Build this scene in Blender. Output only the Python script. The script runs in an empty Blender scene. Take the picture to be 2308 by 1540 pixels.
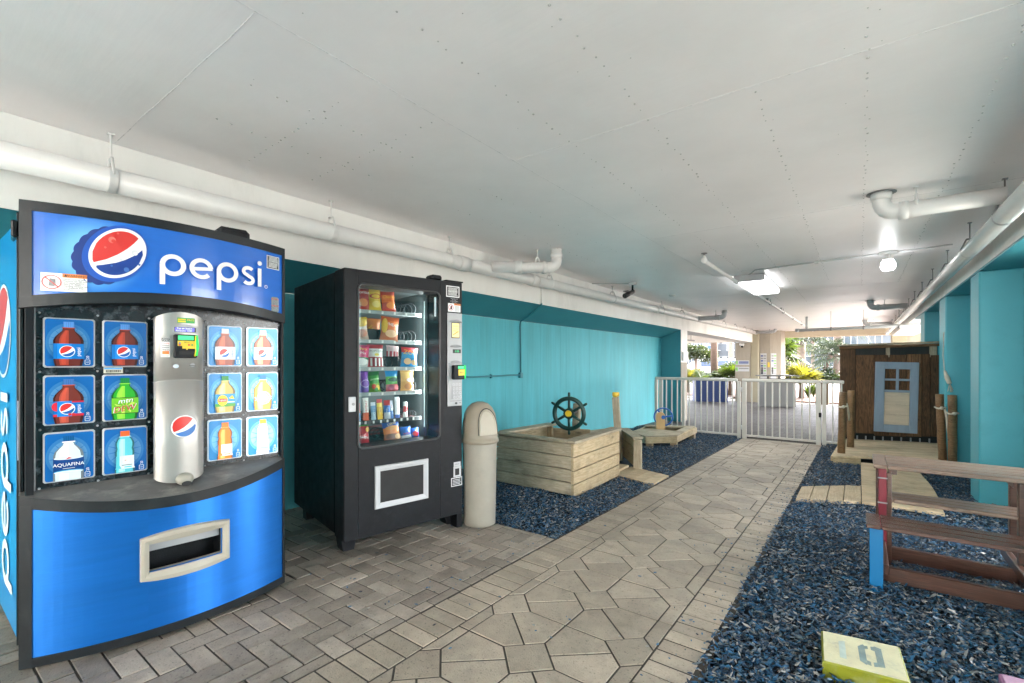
import bpy, bmesh, math, random
import numpy as np
from mathutils import Matrix, Vector
R = math.radians
random.seed(7); RNG = np.random.default_rng(7)
SC = bpy.context.scene
COL = SC.collection

# ------------------------------------------------------------------ camera, world, sun, exposure
cam_d = bpy.data.cameras.new('camera'); cam = bpy.data.objects.new('camera', cam_d); COL.objects.link(cam)
cam.location = (0, 0, 1.22); cam.rotation_euler = (R(90), 0, R(36.642))
cam_d.sensor_width = 36; cam_d.lens = 16.378; cam_d.shift_y = 0.0195
cam_d.clip_start = 0.02; cam_d.clip_end = 2000
SC.camera = cam
EXPO = 4.22
L0 = 2.0 ** -EXPO                                   # radiance that displays as white
SUN_EL, SUN_AZ = 42.0, 42.0                          # azimuth clockwise from +Y
w = bpy.data.worlds.new('World'); SC.world = w; w.use_nodes = True
nt = w.node_tree; bg = nt.nodes['Background']
sky = nt.nodes.new('ShaderNodeTexSky'); sky.sky_type = 'NISHITA'; sky.sun_disc = False
sky.sun_elevation = R(SUN_EL); sky.sun_rotation = R(SUN_AZ); sky.altitude = 0; sky.dust_density = 1.5
hs = nt.nodes.new('ShaderNodeHueSaturation'); hs.inputs['Saturation'].default_value = .22      # a thin veil of bright cloud
nt.links.new(sky.outputs[0], hs.inputs['Color']); nt.links.new(hs.outputs[0], bg.inputs[0]); bg.inputs[1].default_value = 0.15
sl = bpy.data.lights.new('sun', 'SUN'); sl.energy = 2.2; sl.angle = R(0.5); sl.color = (1, .90, .77)
so = bpy.data.objects.new('sun', sl); COL.objects.link(so)
a, e = R(SUN_AZ), R(SUN_EL)
so.rotation_euler = Vector((-math.sin(a)*math.cos(e), -math.cos(a)*math.cos(e), -math.sin(e))).to_track_quat('-Z', 'Y').to_euler()
SC.view_settings.view_transform = 'Standard'; SC.view_settings.look = 'None'
SC.view_settings.exposure = EXPO; SC.view_settings.gamma = 1
SC.view_settings.use_curve_mapping = False
SC.render.engine = 'CYCLES'
cy = SC.cycles
cy.max_bounces = 10; cy.diffuse_bounces = 7; cy.glossy_bounces = 4; cy.transmission_bounces = 6; cy.transparent_max_bounces = 12
cy.sample_clamp_indirect = 6; cy.caustics_reflective = False; cy.caustics_refractive = False
cy.use_denoising = True

YS = -3.5                                            # where the slab and the side walls begin, behind the viewer
def zf(y):                                           # the floor falls gently away from the viewer
    return -0.02 * min(max(y, -3), 23)

# ------------------------------------------------------------------ materials
def S(r, g, b):
    f = lambda c: (c/255/12.92) if c/255 <= .04045 else ((c/255+.055)/1.055)**2.4
    return (f(r), f(g), f(b))
MATS = {}
def mat(name, base, rough=.5, var=.12, scale=6., rand=0., bump=0., bscale=60., metal=0., stretch=(1,1,1),
        dirt=None, dirt_amt=.0, dirt_scale=3., spec=.5, emit=0., coat=0., trans=0., bstretch=None, rvar=0., stain=0.):
    if name in MATS: return MATS[name]
    m = bpy.data.materials.new(name); m.use_nodes = True; MATS[name] = m
    n = m.node_tree.nodes; l = m.node_tree.links; p = n['Principled BSDF']
    p.inputs['Roughness'].default_value = rough; p.inputs['Metallic'].default_value = metal
    p.inputs['Specular IOR Level'].default_value = spec; p.inputs['Coat Weight'].default_value = coat
    if var == 0 and rand == 0 and bump == 0 and not dirt:
        p.inputs['Base Color'].default_value = (*base, 1)
        if emit: p.inputs['Emission Color'].default_value = (*base, 1); p.inputs['Emission Strength'].default_value = emit
        return m
    tc = n.new('ShaderNodeTexCoord'); oi = n.new('ShaderNodeObjectInfo')
    mp = n.new('ShaderNodeMapping'); mp.inputs['Scale'].default_value = stretch
    off = n.new('ShaderNodeVectorMath'); off.operation = 'SCALE'; off.inputs[0].default_value = (37, 61, 23)
    l.new(oi.outputs['Random'], off.inputs['Scale']); 
    ad = n.new('ShaderNodeVectorMath'); ad.operation = 'ADD'
    l.new(tc.outputs['Object'], mp.inputs[0]); l.new(mp.outputs[0], ad.inputs[0]); l.new(off.outputs[0], ad.inputs[1])
    no = n.new('ShaderNodeTexNoise'); no.inputs['Scale'].default_value = scale; no.inputs['Detail'].default_value = 8
    no.inputs['Roughness'].default_value = .62
    l.new(ad.outputs[0], no.inputs['Vector'])
    mr = n.new('ShaderNodeMapRange'); mr.inputs[1].default_value = .25; mr.inputs[2].default_value = .75
    mr.inputs[3].default_value = 1-var; mr.inputs[4].default_value = 1+var
    l.new(no.outputs[0], mr.inputs[0])
    val = mr.outputs[0]
    if rand:
        m2 = n.new('ShaderNodeMapRange'); m2.inputs[3].default_value = 1-rand; m2.inputs[4].default_value = 1+rand
        l.new(oi.outputs['Random'], m2.inputs[0])
        mu = n.new('ShaderNodeMath'); mu.operation = 'MULTIPLY'; l.new(val, mu.inputs[0]); l.new(m2.outputs[0], mu.inputs[1]); val = mu.outputs[0]
    vm = n.new('ShaderNodeVectorMath'); vm.operation = 'SCALE'; vm.inputs[0].default_value = base; l.new(val, vm.inputs['Scale'])
    col = vm.outputs[0]
    if dirt:
        n2 = n.new('ShaderNodeTexNoise'); n2.inputs['Scale'].default_value = dirt_scale; n2.inputs['Detail'].default_value = 10; n2.inputs['Roughness'].default_value = .7
        l.new(ad.outputs[0], n2.inputs['Vector'])
        m3 = n.new('ShaderNodeMapRange'); m3.inputs[1].default_value = .52; m3.inputs[2].default_value = .72; m3.inputs[4].default_value = dirt_amt
        l.new(n2.outputs[0], m3.inputs[0])
        mx = n.new('ShaderNodeMix'); mx.data_type = 'RGBA'; l.new(m3.outputs[0], mx.inputs['Factor']); l.new(col, mx.inputs['A']); mx.inputs['B'].default_value = (*dirt, 1)
        col = mx.outputs['Result']
    if stain:
        gp = n.new('ShaderNodeNewGeometry'); n5 = n.new('ShaderNodeTexNoise'); n5.inputs['Scale'].default_value = 1.7; n5.inputs['Detail'].default_value = 9; n5.inputs['Roughness'].default_value = .68
        l.new(gp.outputs['Position'], n5.inputs['Vector']); m5 = n.new('ShaderNodeMapRange'); m5.inputs[1].default_value = .42; m5.inputs[2].default_value = .72; m5.inputs[3].default_value = 1.1; m5.inputs[4].default_value = 1-stain
        l.new(n5.outputs[0], m5.inputs[0]); v5 = n.new('ShaderNodeVectorMath'); v5.operation = 'SCALE'; l.new(col, v5.inputs[0]); l.new(m5.outputs[0], v5.inputs['Scale']); col = v5.outputs[0]
        n6 = n.new('ShaderNodeTexNoise'); n6.inputs['Scale'].default_value = 95; n6.inputs['Detail'].default_value = 3; l.new(gp.outputs['Position'], n6.inputs['Vector'])
        m6 = n.new('ShaderNodeMapRange'); m6.inputs[1].default_value = .60; m6.inputs[2].default_value = .72; m6.inputs[3].default_value = 1; m6.inputs[4].default_value = .5; l.new(n6.outputs[0], m6.inputs[0])
        v6 = n.new('ShaderNodeVectorMath'); v6.operation = 'SCALE'; l.new(col, v6.inputs[0]); l.new(m6.outputs[0], v6.inputs['Scale']); col = v6.outputs[0]
    l.new(col, p.inputs['Base Color'])
    if rvar:
        m4 = n.new('ShaderNodeMapRange'); m4.inputs[1].default_value = .3; m4.inputs[2].default_value = .7
        m4.inputs[3].default_value = rough-rvar; m4.inputs[4].default_value = rough+rvar; l.new(no.outputs[0], m4.inputs[0]); l.new(m4.outputs[0], p.inputs['Roughness'])
    if bump:
        n3 = n.new('ShaderNodeTexNoise'); n3.inputs['Scale'].default_value = bscale; n3.inputs['Detail'].default_value = 4
        if bstretch:
            mb = n.new('ShaderNodeMapping'); mb.inputs['Scale'].default_value = bstretch; l.new(tc.outputs['Object'], mb.inputs[0]); l.new(mb.outputs[0], n3.inputs['Vector'])
        else: l.new(ad.outputs[0], n3.inputs['Vector'])
        bp = n.new('ShaderNodeBump'); bp.inputs['Strength'].default_value = bump; bp.inputs['Distance'].default_value = .01
        l.new(n3.outputs[0], bp.inputs['Height']); l.new(bp.outputs[0], p.inputs['Normal'])
    if emit:
        l.new(col, p.inputs['Emission Color']); p.inputs['Emission Strength'].default_value = emit
    return m

def wood(name, light, dark, rough=.6, grain=1., rand=.12, knots=True, gloss=.4):
    if name in MATS: return MATS[name]
    m = bpy.data.materials.new(name); m.use_nodes = True; MATS[name] = m
    n = m.node_tree.nodes; l = m.node_tree.links; p = n['Principled BSDF']
    p.inputs['Roughness'].default_value = rough; p.inputs['Specular IOR Level'].default_value = gloss
    tc = n.new('ShaderNodeTexCoord'); oi = n.new('ShaderNodeObjectInfo')
    off = n.new('ShaderNodeVectorMath'); off.operation = 'SCALE'; off.inputs[0].default_value = (91, 53, 37); l.new(oi.outputs['Random'], off.inputs['Scale'])
    ad = n.new('ShaderNodeVectorMath'); l.new(tc.outputs['Object'], ad.inputs[0]); l.new(off.outputs[0], ad.inputs[1])
    mp = n.new('ShaderNodeMapping'); mp.inputs['Scale'].default_value = (1.1, 14*grain, 14*grain); l.new(ad.outputs[0], mp.inputs[0])
    # cathedral figure: distorted bands
    wv = n.new('ShaderNodeTexNoise'); wv.inputs['Scale'].default_value = 1.6; wv.inputs['Detail'].default_value = 3; wv.inputs['Distortion'].default_value = .6
    l.new(mp.outputs[0], wv.inputs['Vector'])
    mu = n.new('ShaderNodeMath'); mu.operation = 'MULTIPLY'; mu.inputs[1].default_value = 9; l.new(wv.outputs[0], mu.inputs[0])
    fr = n.new('ShaderNodeMath'); fr.operation = 'PINGPONG'; fr.inputs[1].default_value = .5; l.new(mu.outputs[0], fr.inputs[0])
    mp2 = n.new('ShaderNodeMapping'); mp2.inputs['Scale'].default_value = (3, 120, 120); l.new(ad.outputs[0], mp2.inputs[0])
    fi = n.new('ShaderNodeTexNoise'); fi.inputs['Scale'].default_value = 2; fi.inputs['Detail'].default_value = 4; l.new(mp2.outputs[0], fi.inputs['Vector'])
    sm = n.new('ShaderNodeMath'); sm.operation = 'MULTIPLY_ADD'; sm.inputs[1].default_value = .8; l.new(fr.outputs[0], sm.inputs[0]); l.new(fi.outputs[0], sm.inputs[2])
    mr = n.new('ShaderNodeMapRange'); mr.inputs[1].default_value = .35; mr.inputs[2].default_value = 1.0; l.new(sm.outputs[0], mr.inputs[0])
    mx = n.new('ShaderNodeMix'); mx.data_type = 'RGBA'; mx.inputs['A'].default_value = (*light, 1); mx.inputs['B'].default_value = (*dark, 1); l.new(mr.outputs[0], mx.inputs['Factor'])
    col = mx.outputs['Result']
    if knots:
        mp3 = n.new('ShaderNodeMapping'); mp3.inputs['Scale'].default_value = (2.2, 6, 6); l.new(ad.outputs[0], mp3.inputs[0])
        vo = n.new('ShaderNodeTexVoronoi'); vo.inputs['Scale'].default_value = 1.; l.new(mp3.outputs[0], vo.inputs['Vector'])
        m3 = n.new('ShaderNodeMapRange'); m3.inputs[1].default_value = .05; m3.inputs[2].default_value = .13; m3.inputs[3].default_value = .75; m3.inputs[4].default_value = 0; l.new(vo.outputs['Distance'], m3.inputs[0])
        mk = n.new('ShaderNodeMix'); mk.data_type = 'RGBA'; mk.inputs['B'].default_value = (*[c*.35 for c in dark], 1); l.new(m3.outputs[0], mk.inputs['Factor']); l.new(col, mk.inputs['A']); col = mk.outputs['Result']
    gp = n.new('ShaderNodeNewGeometry'); n5 = n.new('ShaderNodeTexNoise'); n5.inputs['Scale'].default_value = 4.5; n5.inputs['Detail'].default_value = 8; n5.inputs['Roughness'].default_value = .65
    l.new(gp.outputs['Position'], n5.inputs['Vector']); m5 = n.new('ShaderNodeMapRange'); m5.inputs[1].default_value = .45; m5.inputs[2].default_value = .72; m5.inputs[3].default_value = 1.06; m5.inputs[4].default_value = .68
    l.new(n5.outputs[0], m5.inputs[0]); v5 = n.new('ShaderNodeVectorMath'); v5.operation = 'SCALE'; l.new(col, v5.inputs[0]); l.new(m5.outputs[0], v5.inputs['Scale']); col = v5.outputs[0]
    m2 = n.new('ShaderNodeMapRange'); m2.inputs[3].default_value = 1-rand; m2.inputs[4].default_value = 1+rand; l.new(oi.outputs['Random'], m2.inputs[0])
    vm = n.new('ShaderNodeVectorMath'); vm.operation = 'SCALE'; l.new(col, vm.inputs[0]); l.new(m2.outputs[0], vm.inputs['Scale'])
    l.new(vm.outputs[0], p.inputs['Base Color'])
    bp = n.new('ShaderNodeBump'); bp.inputs['Strength'].default_value = .35; bp.inputs['Distance'].default_value = .004
    l.new(fi.outputs[0], bp.inputs['Height']); l.new(bp.outputs[0], p.inputs['Normal'])
    return m

# ------------------------------------------------------------------ mesh helpers
class MB:
    def __init__(s): s.v = []; s.f = []; s.m = []; s.mats = []; s.cur = 0; s.smooth = []
    def use(s, m):
        if m not in s.mats: s.mats.append(m)
        s.cur = s.mats.index(m); return s
    def add(s, vs, fs, smooth=False):
        o = len(s.v); s.v += [tuple(x) for x in vs]
        for q in fs: s.f.append(tuple(i+o for i in q)); s.m.append(s.cur); s.smooth.append(smooth)
        return s
    def box(s, x0, x1, y0, y1, z0, z1, b=0.):
        if b <= 0:
            return s.add([(x0,y0,z0),(x1,y0,z0),(x1,y1,z0),(x0,y1,z0),(x0,y0,z1),(x1,y0,z1),(x1,y1,z1),(x0,y1,z1)],
                         [(0,3,2,1),(4,5,6,7),(0,1,5,4),(1,2,6,5),(2,3,7,6),(3,0,4,7)])
        b = min(b, (x1-x0)*.45, (y1-y0)*.45, (z1-z0)*.45)
        X = (x0, x1); Y = (y0, y1); Z = (z0, z1); vs = []; idx = {}
        for i in (0,1):
            for j in (0,1):
                for k in (0,1):
                    sx = 1 if i == 0 else -1; sy = 1 if j == 0 else -1; sz = 1 if k == 0 else -1
                    c = (X[i], Y[j], Z[k])
                    for ax, d in ((0,(0,sy*b,sz*b)),(1,(sx*b,0,sz*b)),(2,(sx*b,sy*b,0))):
                        idx[(i,j,k,ax)] = len(vs); vs.append((c[0]+d[0], c[1]+d[1], c[2]+d[2]))
        fs = []; g = idx
        for i in (0,1):
            q = [g[(i,0,0,0)], g[(i,1,0,0)], g[(i,1,1,0)], g[(i,0,1,0)]]; fs.append(q if i else q[::-1])
        for j in (0,1):
            q = [g[(0,j,0,1)], g[(0,j,1,1)], g[(1,j,1,1)], g[(1,j,0,1)]]; fs.append(q if j else q[::-1])
        for k in (0,1):
            q = [g[(0,0,k,2)], g[(1,0,k,2)], g[(1,1,k,2)], g[(0,1,k,2)]]; fs.append(q if k else q[::-1])
        for i in (0,1):
            for j in (0,1):
                fs.append([g[(i,j,0,0)], g[(i,j,1,0)], g[(i,j,1,1)], g[(i,j,0,1)]])
        for i in (0,1):
            for k in (0,1):
                fs.append([g[(i,0,k,0)], g[(i,1,k,0)], g[(i,1,k,2)], g[(i,0,k,2)]])
        for j in (0,1):
            for k in (0,1):
                fs.append([g[(0,j,k,1)], g[(1,j,k,1)], g[(1,j,k,2)], g[(0,j,k,2)]])
        for i in (0,1):
            for j in (0,1):
                for k in (0,1):
                    fs.append([g[(i,j,k,0)], g[(i,j,k,1)], g[(i,j,k,2)]])
        return s.add(vs, fs)
    def prism(s, pts, z0, z1, ch=0.):
        n = len(pts); 
        ar = sum(pts[i][0]*pts[(i+1)%n][1]-pts[(i+1)%n][0]*pts[i][1] for i in range(n))
        if ar < 0: pts = pts[::-1]
        Z0 = z0 if callable(z0) else (lambda x, y: z0); Z1 = z1 if callable(z1) else (lambda x, y: z1)
        vs = [(x, y, Z0(x, y)) for x, y in pts]; fs = [tuple(range(n))[::-1]]
        if ch > 0:
            ins = inset(pts, ch)
            vs += [(x, y, Z1(x, y)-ch) for x, y in pts] + [(x, y, Z1(x, y)) for x, y in ins]
            for i in range(n):
                j = (i+1) % n; fs += [(i, j, n+j, n+i), (n+i, n+j, 2*n+j, 2*n+i)]
            fs.append(tuple(range(2*n, 3*n)))
        else:
            vs += [(x, y, Z1(x, y)) for x, y in pts]
            for i in range(n):
                j = (i+1) % n; fs.append((i, j, n+j, n+i))
            fs.append(tuple(range(n, 2*n)))
        return s.add(vs, fs)
    def tube(s, pts, r, n=10, cap=True, closed=False):
        P = [Vector(p) for p in pts]; k = len(P); rs = r if isinstance(r, (list, tuple)) else [r]*k
        vs = []; up = None
        for i in range(k):
            if closed: t = (P[(i+1) % k]-P[i-1])
            else: t = (P[min(i+1, k-1)]-P[max(i-1, 0)])
            t.normalize()
            if up is None:
                up = Vector((0,0,1)) if abs(t.z) < .9 else Vector((1,0,0))
            a = t.cross(up); a.normalize(); up = a.cross(t); up.normalize()
            for j in range(n):
                q = 2*math.pi*j/n; vs.append(P[i]+(a*math.cos(q)+up*math.sin(q))*rs[i])
        fs = []
        for i in range(k if closed else k-1):
            for j in range(n):
                a0 = i*n+j; b0 = i*n+(j+1) % n; c0 = ((i+1) % k)*n+(j+1) % n; d0 = ((i+1) % k)*n+j
                fs.append((a0, b0, c0, d0))
        s.add(vs, fs, True)
        if cap and not closed:
            o = len(s.v)-len(vs)
            s.f.append(tuple(o+j for j in range(n))[::-1]); s.m.append(s.cur); s.smooth.append(False)
            s.f.append(tuple(o+(k-1)*n+j for j in range(n))); s.m.append(s.cur); s.smooth.append(False)
        return s
    def lathe(s, prof, n=24, c=(0,0,0), smooth=True, arc=None):
        vs = []; a0, a1 = arc or (0, 2*math.pi); cl = arc is None; nn = n if cl else n+1
        for r, z in prof:
            for j in range(nn):
                q = a0+(a1-a0)*j/n; vs.append((c[0]+r*math.cos(q), c[1]+r*math.sin(q), c[2]+z))
        fs = []
        for i in range(len(prof)-1):
            for j in range(n):
                fs.append((i*nn+j, i*nn+(j+1) % nn, (i+1)*nn+(j+1) % nn, (i+1)*nn+j))
        return s.add(vs, fs, smooth)
    def disc(s, c, r, axis='z', n=20, ry=None):
        vs = []
        for j in range(n):
            q = 2*math.pi*j/n; a, b = r*math.cos(q), (ry or r)*math.sin(q)
            vs.append({'z':(c[0]+a, c[1]+b, c[2]), 'y':(c[0]+a, c[1], c[2]+b), 'x':(c[0], c[1]+a, c[2]+b)}[axis])
        return s.add(vs, [tuple(range(n))])
    def sphere(s, c, r, n=16, m=10, sz=1.):
        prof = [(r*math.sin(math.pi*i/m), -r*sz*math.cos(math.pi*i/m)) for i in range(m+1)]
        return s.lathe(prof, n, c)
    def mesh(s, name):
        me = bpy.data.meshes.new(name); me.from_pydata(s.v, [], s.f)
        for m in s.mats: me.materials.append(m)
        me.polygons.foreach_set('material_index', s.m); me.polygons.foreach_set('use_smooth', s.smooth)
        me.update(); return me
    def build(s, name, m=None, parent=None, loc=None, rot=None):
        if m is not None and not s.mats: s.mats = [m]
        return link(name, s.mesh(name), parent, loc, rot)

def link(name, me, parent=None, loc=None, rot=None):
    o = bpy.data.objects.new(name, me); COL.objects.link(o)
    if parent is not None: o.parent = parent
    if loc is not None: o.location = loc
    if rot is not None: o.rotation_euler = rot
    return o
def tag(o, label=None, cat=None, group=None, kind=None):
    if label: o['label'] = label
    if cat: o['category'] = cat
    if group: o['group'] = group
    if kind: o['kind'] = kind
    return o
def thing(name, label, cat, loc=(0,0,0), rz=0., group=None):
    o = bpy.data.objects.new(name, None); COL.objects.link(o); o.location = loc; o.rotation_euler = (0,0,rz)
    o.empty_display_size = .1
    return tag(o, label, cat, group)
def struct(o): o['kind'] = 'structure'; return o
def copy_tree(o, parent=None):
    c = o.copy(); COL.objects.link(c)
    if parent is not None: c.parent = parent; c.matrix_parent_inverse = o.matrix_parent_inverse.copy()
    for ch in list(o.children): copy_tree(ch, c)
    return c
def inset(pts, d):
    n = len(pts); out = []
    for i in range(n):
        p0, p1, p2 = Vector(pts[i-1]), Vector(pts[i]), Vector(pts[(i+1) % n])
        a = (p1-p0); b = (p2-p1)
        if a.length < 1e-7 or b.length < 1e-7: out.append(tuple(p1)); continue
        a.normalize(); b.normalize()
        na = Vector((-a.y, a.x)); nb = Vector((-b.y, b.x)); k = 1+na.dot(nb)
        q = (na+nb)*(d/max(k, .3)); out.append((p1.x+q.x, p1.y+q.y))
    return out
def clip(poly, nx, ny, d):                            # keep nx*x+ny*y <= d
    out = []; n = len(poly)
    for i in range(n):
        p, q = poly[i], poly[(i+1) % n]; sp = nx*p[0]+ny*p[1]-d; sq = nx*q[0]+ny*q[1]-d
        if sp <= 0: out.append(p)
        if (sp < 0 < sq) or (sq < 0 < sp):
            t = sp/(sp-sq); out.append((p[0]+t*(q[0]-p[0]), p[1]+t*(q[1]-p[1])))
    res = []
    for p in out:
        if not res or math.hypot(p[0]-res[-1][0], p[1]-res[-1][1]) > 1e-4: res.append(p)
    if len(res) > 1 and math.hypot(res[0][0]-res[-1][0], res[0][1]-res[-1][1]) < 1e-4: res.pop()
    return res
def area(p): return abs(sum(p[i][0]*p[(i+1) % len(p)][1]-p[(i+1) % len(p)][0]*p[i][1] for i in range(len(p))))/2
def inpoly(x, y, poly):
    c = False; n = len(poly)
    for i in range(n):
        x1, y1 = poly[i]; x2, y2 = poly[i-1]
        if (y1 > y) != (y2 > y) and x < (x2-x1)*(y-y1)/(y2-y1)+x1: c = not c
    return c
def board(name, parent, p0, p1, wdir, wd, th, m, bev=.004, cut=None):
    """a board with its grain along p0->p1, wd wide along wdir, th thick"""
    p0, p1 = Vector(p0), Vector(p1); x = (p1-p0); L = x.length; x.normalize()
    y = Vector(wdir); y = y-x*y.dot(x); y.normalize(); z = x.cross(y)
    b = MB().box(-L/2, L/2, -wd/2, wd/2, -th/2, th/2, bev)
    o = b.build(name, m, parent)
    M = Matrix((x, y, z)).transposed().to_4x4(); M.translation = (p0+p1)/2
    o.matrix_local = M
    return o
def piece(name, parent, pts, z0, z1, m, ch=.004, tilt=True):
    """a flat paver or plank cut to a plan outline, its own origin, lying on the sloping floor"""
    cx = sum(p[0] for p in pts)/len(pts); cy_ = sum(p[1] for p in pts)/len(pts)
    loc = [(p[0]-cx, p[1]-cy_) for p in pts]
    b = MB().prism(loc, z0, z1, ch)
    o = b.build(name, m, parent, (cx, cy_, zf(cy_)), (-math.atan(.02) if tilt else 0, 0, 0))
    return o

_TX = {}
def text2d(s, size):
    k = s
    if k not in _TX:
        cu = bpy.data.curves.new('t', 'FONT'); cu.body = s; cu.size = 1; cu.align_x = 'CENTER'; cu.align_y = 'CENTER'; cu.resolution_u = 3
        ob = bpy.data.objects.new('t', cu); COL.objects.link(ob)
        me = ob.to_mesh(); vs = [(v.co.x, v.co.y) for v in me.vertices]; fs = [tuple(p.vertices) for p in me.polygons]
        ob.to_mesh_clear(); bpy.data.objects.remove(ob); bpy.data.curves.remove(cu)
        if vs:
            cx = (max(v[0] for v in vs)+min(v[0] for v in vs))/2; cz = (max(v[1] for v in vs)+min(v[1] for v in vs))/2
            vs = [(v[0]-cx, v[1]-cz) for v in vs]
        _TX[k] = (vs, fs)
    vs, fs = _TX[k]
    return [(x*size, z*size) for x, z in vs], fs

class Art:
    """flat print on a front that lies in the x-z plane and faces -y; every layer sits a hair proud of the one below"""
    def __init__(s, warp=None, step=.0005): s.b = MB(); s.n = 0; s.warp = warp or (lambda x: 0); s.step = step; s.T = None
    def _p(s, pts):
        if s.T: pts = [s.T(*p) for p in pts]
        return [(x, -s.n*s.step-s.warp(x), z) for x, z in pts]
    def layer(s, m): s.n += 1; s.b.use(m); return s
    def poly(s, pts, m): s.layer(m); s.b.add(s._p(pts), [tuple(range(len(pts)))]); return s
    def strip(s, xs, lo, hi, m):
        s.layer(m); vs = []; fs = []
        for x in xs: vs += [(x, lo(x)), (x, hi(x))]
        for i in range(len(xs)-1): fs.append((2*i, 2*i+2, 2*i+3, 2*i+1))
        s.b.add(s._p(vs), fs); return s
    def rect(s, x0, x1, z0, z1, m, k=1):
        return s.strip([x0+(x1-x0)*i/k for i in range(k+1)], lambda x: z0, lambda x: z1, m)
    def ell(s, cx, cz, rx, rz, m, k=22):
        xs = [cx-rx*math.cos(math.pi*i/k) for i in range(k+1)]
        h = lambda x: rz*math.sqrt(max(0, 1-((x-cx)/rx)**2))
        return s.strip(xs, lambda x: cz-h(x), lambda x: cz+h(x), m)
    def rrect(s, x0, x1, z0, z1, r, m):
        pts = []
        for cx, cz, a0 in ((x1-r, z1-r, 0), (x0+r, z1-r, 90), (x0+r, z0+r, 180), (x1-r, z0+r, 270)):
            for i in range(5): q = R(a0+22.5*i); pts.append((cx+r*math.cos(q), cz+r*math.sin(q)))
        return s.poly(pts, m)
    def ribbon(s, pts, wd, m):
        s.layer(m); vs = []; fs = []; k = len(pts)
        for i in range(k):
            t = Vector(pts[min(i+1, k-1)])-Vector(pts[max(i-1, 0)]); t.normalize(); nn = Vector((-t.y, t.x))*(wd/2)
            vs += [(pts[i][0]-nn.x, pts[i][1]-nn.y), (pts[i][0]+nn.x, pts[i][1]+nn.y)]
        for i in range(k-1): fs.append((2*i, 2*i+2, 2*i+3, 2*i+1))
        s.b.add(s._p(vs), fs); return s
    def text(s, t, cx, cz, size, m, rot=0., sx=1., shear=0.):
        vs, fs = text2d(t, size); c, q = math.cos(R(rot)), math.sin(R(rot)); out = []
        for x, z in vs:
            x = (x+shear*z)*sx; out.append((cx+x*c-z*q, cz+x*q+z*c))
        s.layer(m); s.b.add(s._p(out), fs); return s
    def lines(s, x0, x1, zs, h, m, jitter=.25):
        for z in zs:
            s.rect(x0, x1-(x1-x0)*random.random()*jitter, z, z+h, m)
        return s
    def build(s, name, parent, loc=(0,0,0), rot=None): return s.b.build(name, None, parent, loc, rot)

def arc(cx, cz, r, a0, a1, n=18, rz=None):
    return [(cx+r*math.cos(R(a0+(a1-a0)*i/n)), cz+(rz or r)*math.sin(R(a0+(a1-a0)*i/n))) for i in range(n+1)]
def word_mark(A, x0, z0, h, m, gap=1.0):
    """lower-case rounded letters p e p s i as strokes; x-height h, baseline z0, starts at x0"""
    st = h*.2; r = h/2-st/2
    def p(x):
        A.ribbon(arc(x+h/2, z0+h/2, r, -180, 180, 30), st, m); A.ribbon([(x+st/2, z0+h/2), (x+st/2, z0-h*.42)], st, m)
        return x+h*1.1*gap
    def e(x):
        A.ribbon(arc(x+h*.48, z0+h/2, r, 5, 318, 28), st*.95, m); A.ribbon([(x+h*.1, z0+h*.45), (x+h*.94, z0+h*.54)], st*.8, m)
        return x+h*1.08*gap
    def s_(x):
        q = h/4; rr = q-st*.08
        pts = arc(x+h*.34, z0+h*.72, rr*1.05, 35, 250, 14, rr*.78) + arc(x+h*.34, z0+h*.28, rr*1.05, 75, -145, 14, rr*.78)
        A.ribbon(pts, st*.9, m); return x+h*.80*gap
    x = p(x0); x = e(x); x = p(x); x = s_(x+h*.02)
    A.ribbon([(x+st/2, z0+.02*h), (x+st/2, z0+h*.98)], st, m); A.ell(x+st/2, z0+h*1.25, st*.62, st*.62, m, 10)
    return x+st
def globe(A, cx, cz, r, red, white, blue, T=None, rz=None, rim=.1):
    k = (rz or r)/r; old = A.T
    def tr(x, z):
        x, z = cx+x*r, cz+z*r*k
        return T(x, z) if T else ((old(x, z)) if old else (x, z))
    A.T = tr
    A.ell(0, 0, 1, 1, white, 26); q = 1-rim
    c = lambda x: math.sqrt(max(0, q*q-x*x))
    yr = lambda x: float(np.interp(x, [-.95,-.8,-.4,0,.3,.5,.62,.75], [-.5,-.45,-.3,-.05,.22,.46,.65,.9]))
    yb = lambda x: float(np.interp(x, [-.9,-.5,0,.3,.6,.8,.95], [-.62,-.55,-.42,-.28,-.08,.1,.3]))
    xs = [-q+(.645+q)*i/24 for i in range(25)]
    A.strip(xs, lambda x: min(c(x), max(yr(x), -c(x))), c, red)
    xs = [-.7+(q+.7)*i/24 for i in range(25)]
    A.strip(xs, lambda x: -c(x), lambda x: max(-c(x), min(yb(x), c(x))), blue)
    A.T = old

# ------------------------------------------------------------------ palette
M_CEIL = mat('ceiling_paint', (.88,.85,.855), .36, .07, 1.1, bump=.10, bscale=1., bstretch=(3.0, 30, 1), rvar=.06)
M_BEAM = mat('white_beam_paint', (.84,.83,.81), .5, .06, 2.5, bump=.18, bscale=14, dirt=(.45,.45,.43), dirt_amt=.35, dirt_scale=1.5, stretch=(1,1,.35))
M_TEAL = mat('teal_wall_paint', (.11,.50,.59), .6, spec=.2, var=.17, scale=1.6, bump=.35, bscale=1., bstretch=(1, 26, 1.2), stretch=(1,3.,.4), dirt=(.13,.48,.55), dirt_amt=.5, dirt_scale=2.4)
M_TEALF = mat('teal_shaded_paint', (.045,.26,.32), .5, .08, 2., bump=.15, bscale=20)  # the soffit's shade is put into this darker copy of the wall teal
M_PVC = mat('painted_pvc', (.70,.695,.69), .32, .05, 5, bump=.05, bscale=20)
M_PIPEG = mat('grey_pipe_paint', (.46,.47,.48), .4, .06, 5)
M_STEEL = mat('dull_steel', (.26,.26,.27), .42, .1, 20, metal=.7)
M_SAND = mat('joint_sand', (.048,.042,.036), .9, .25, 30)
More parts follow.
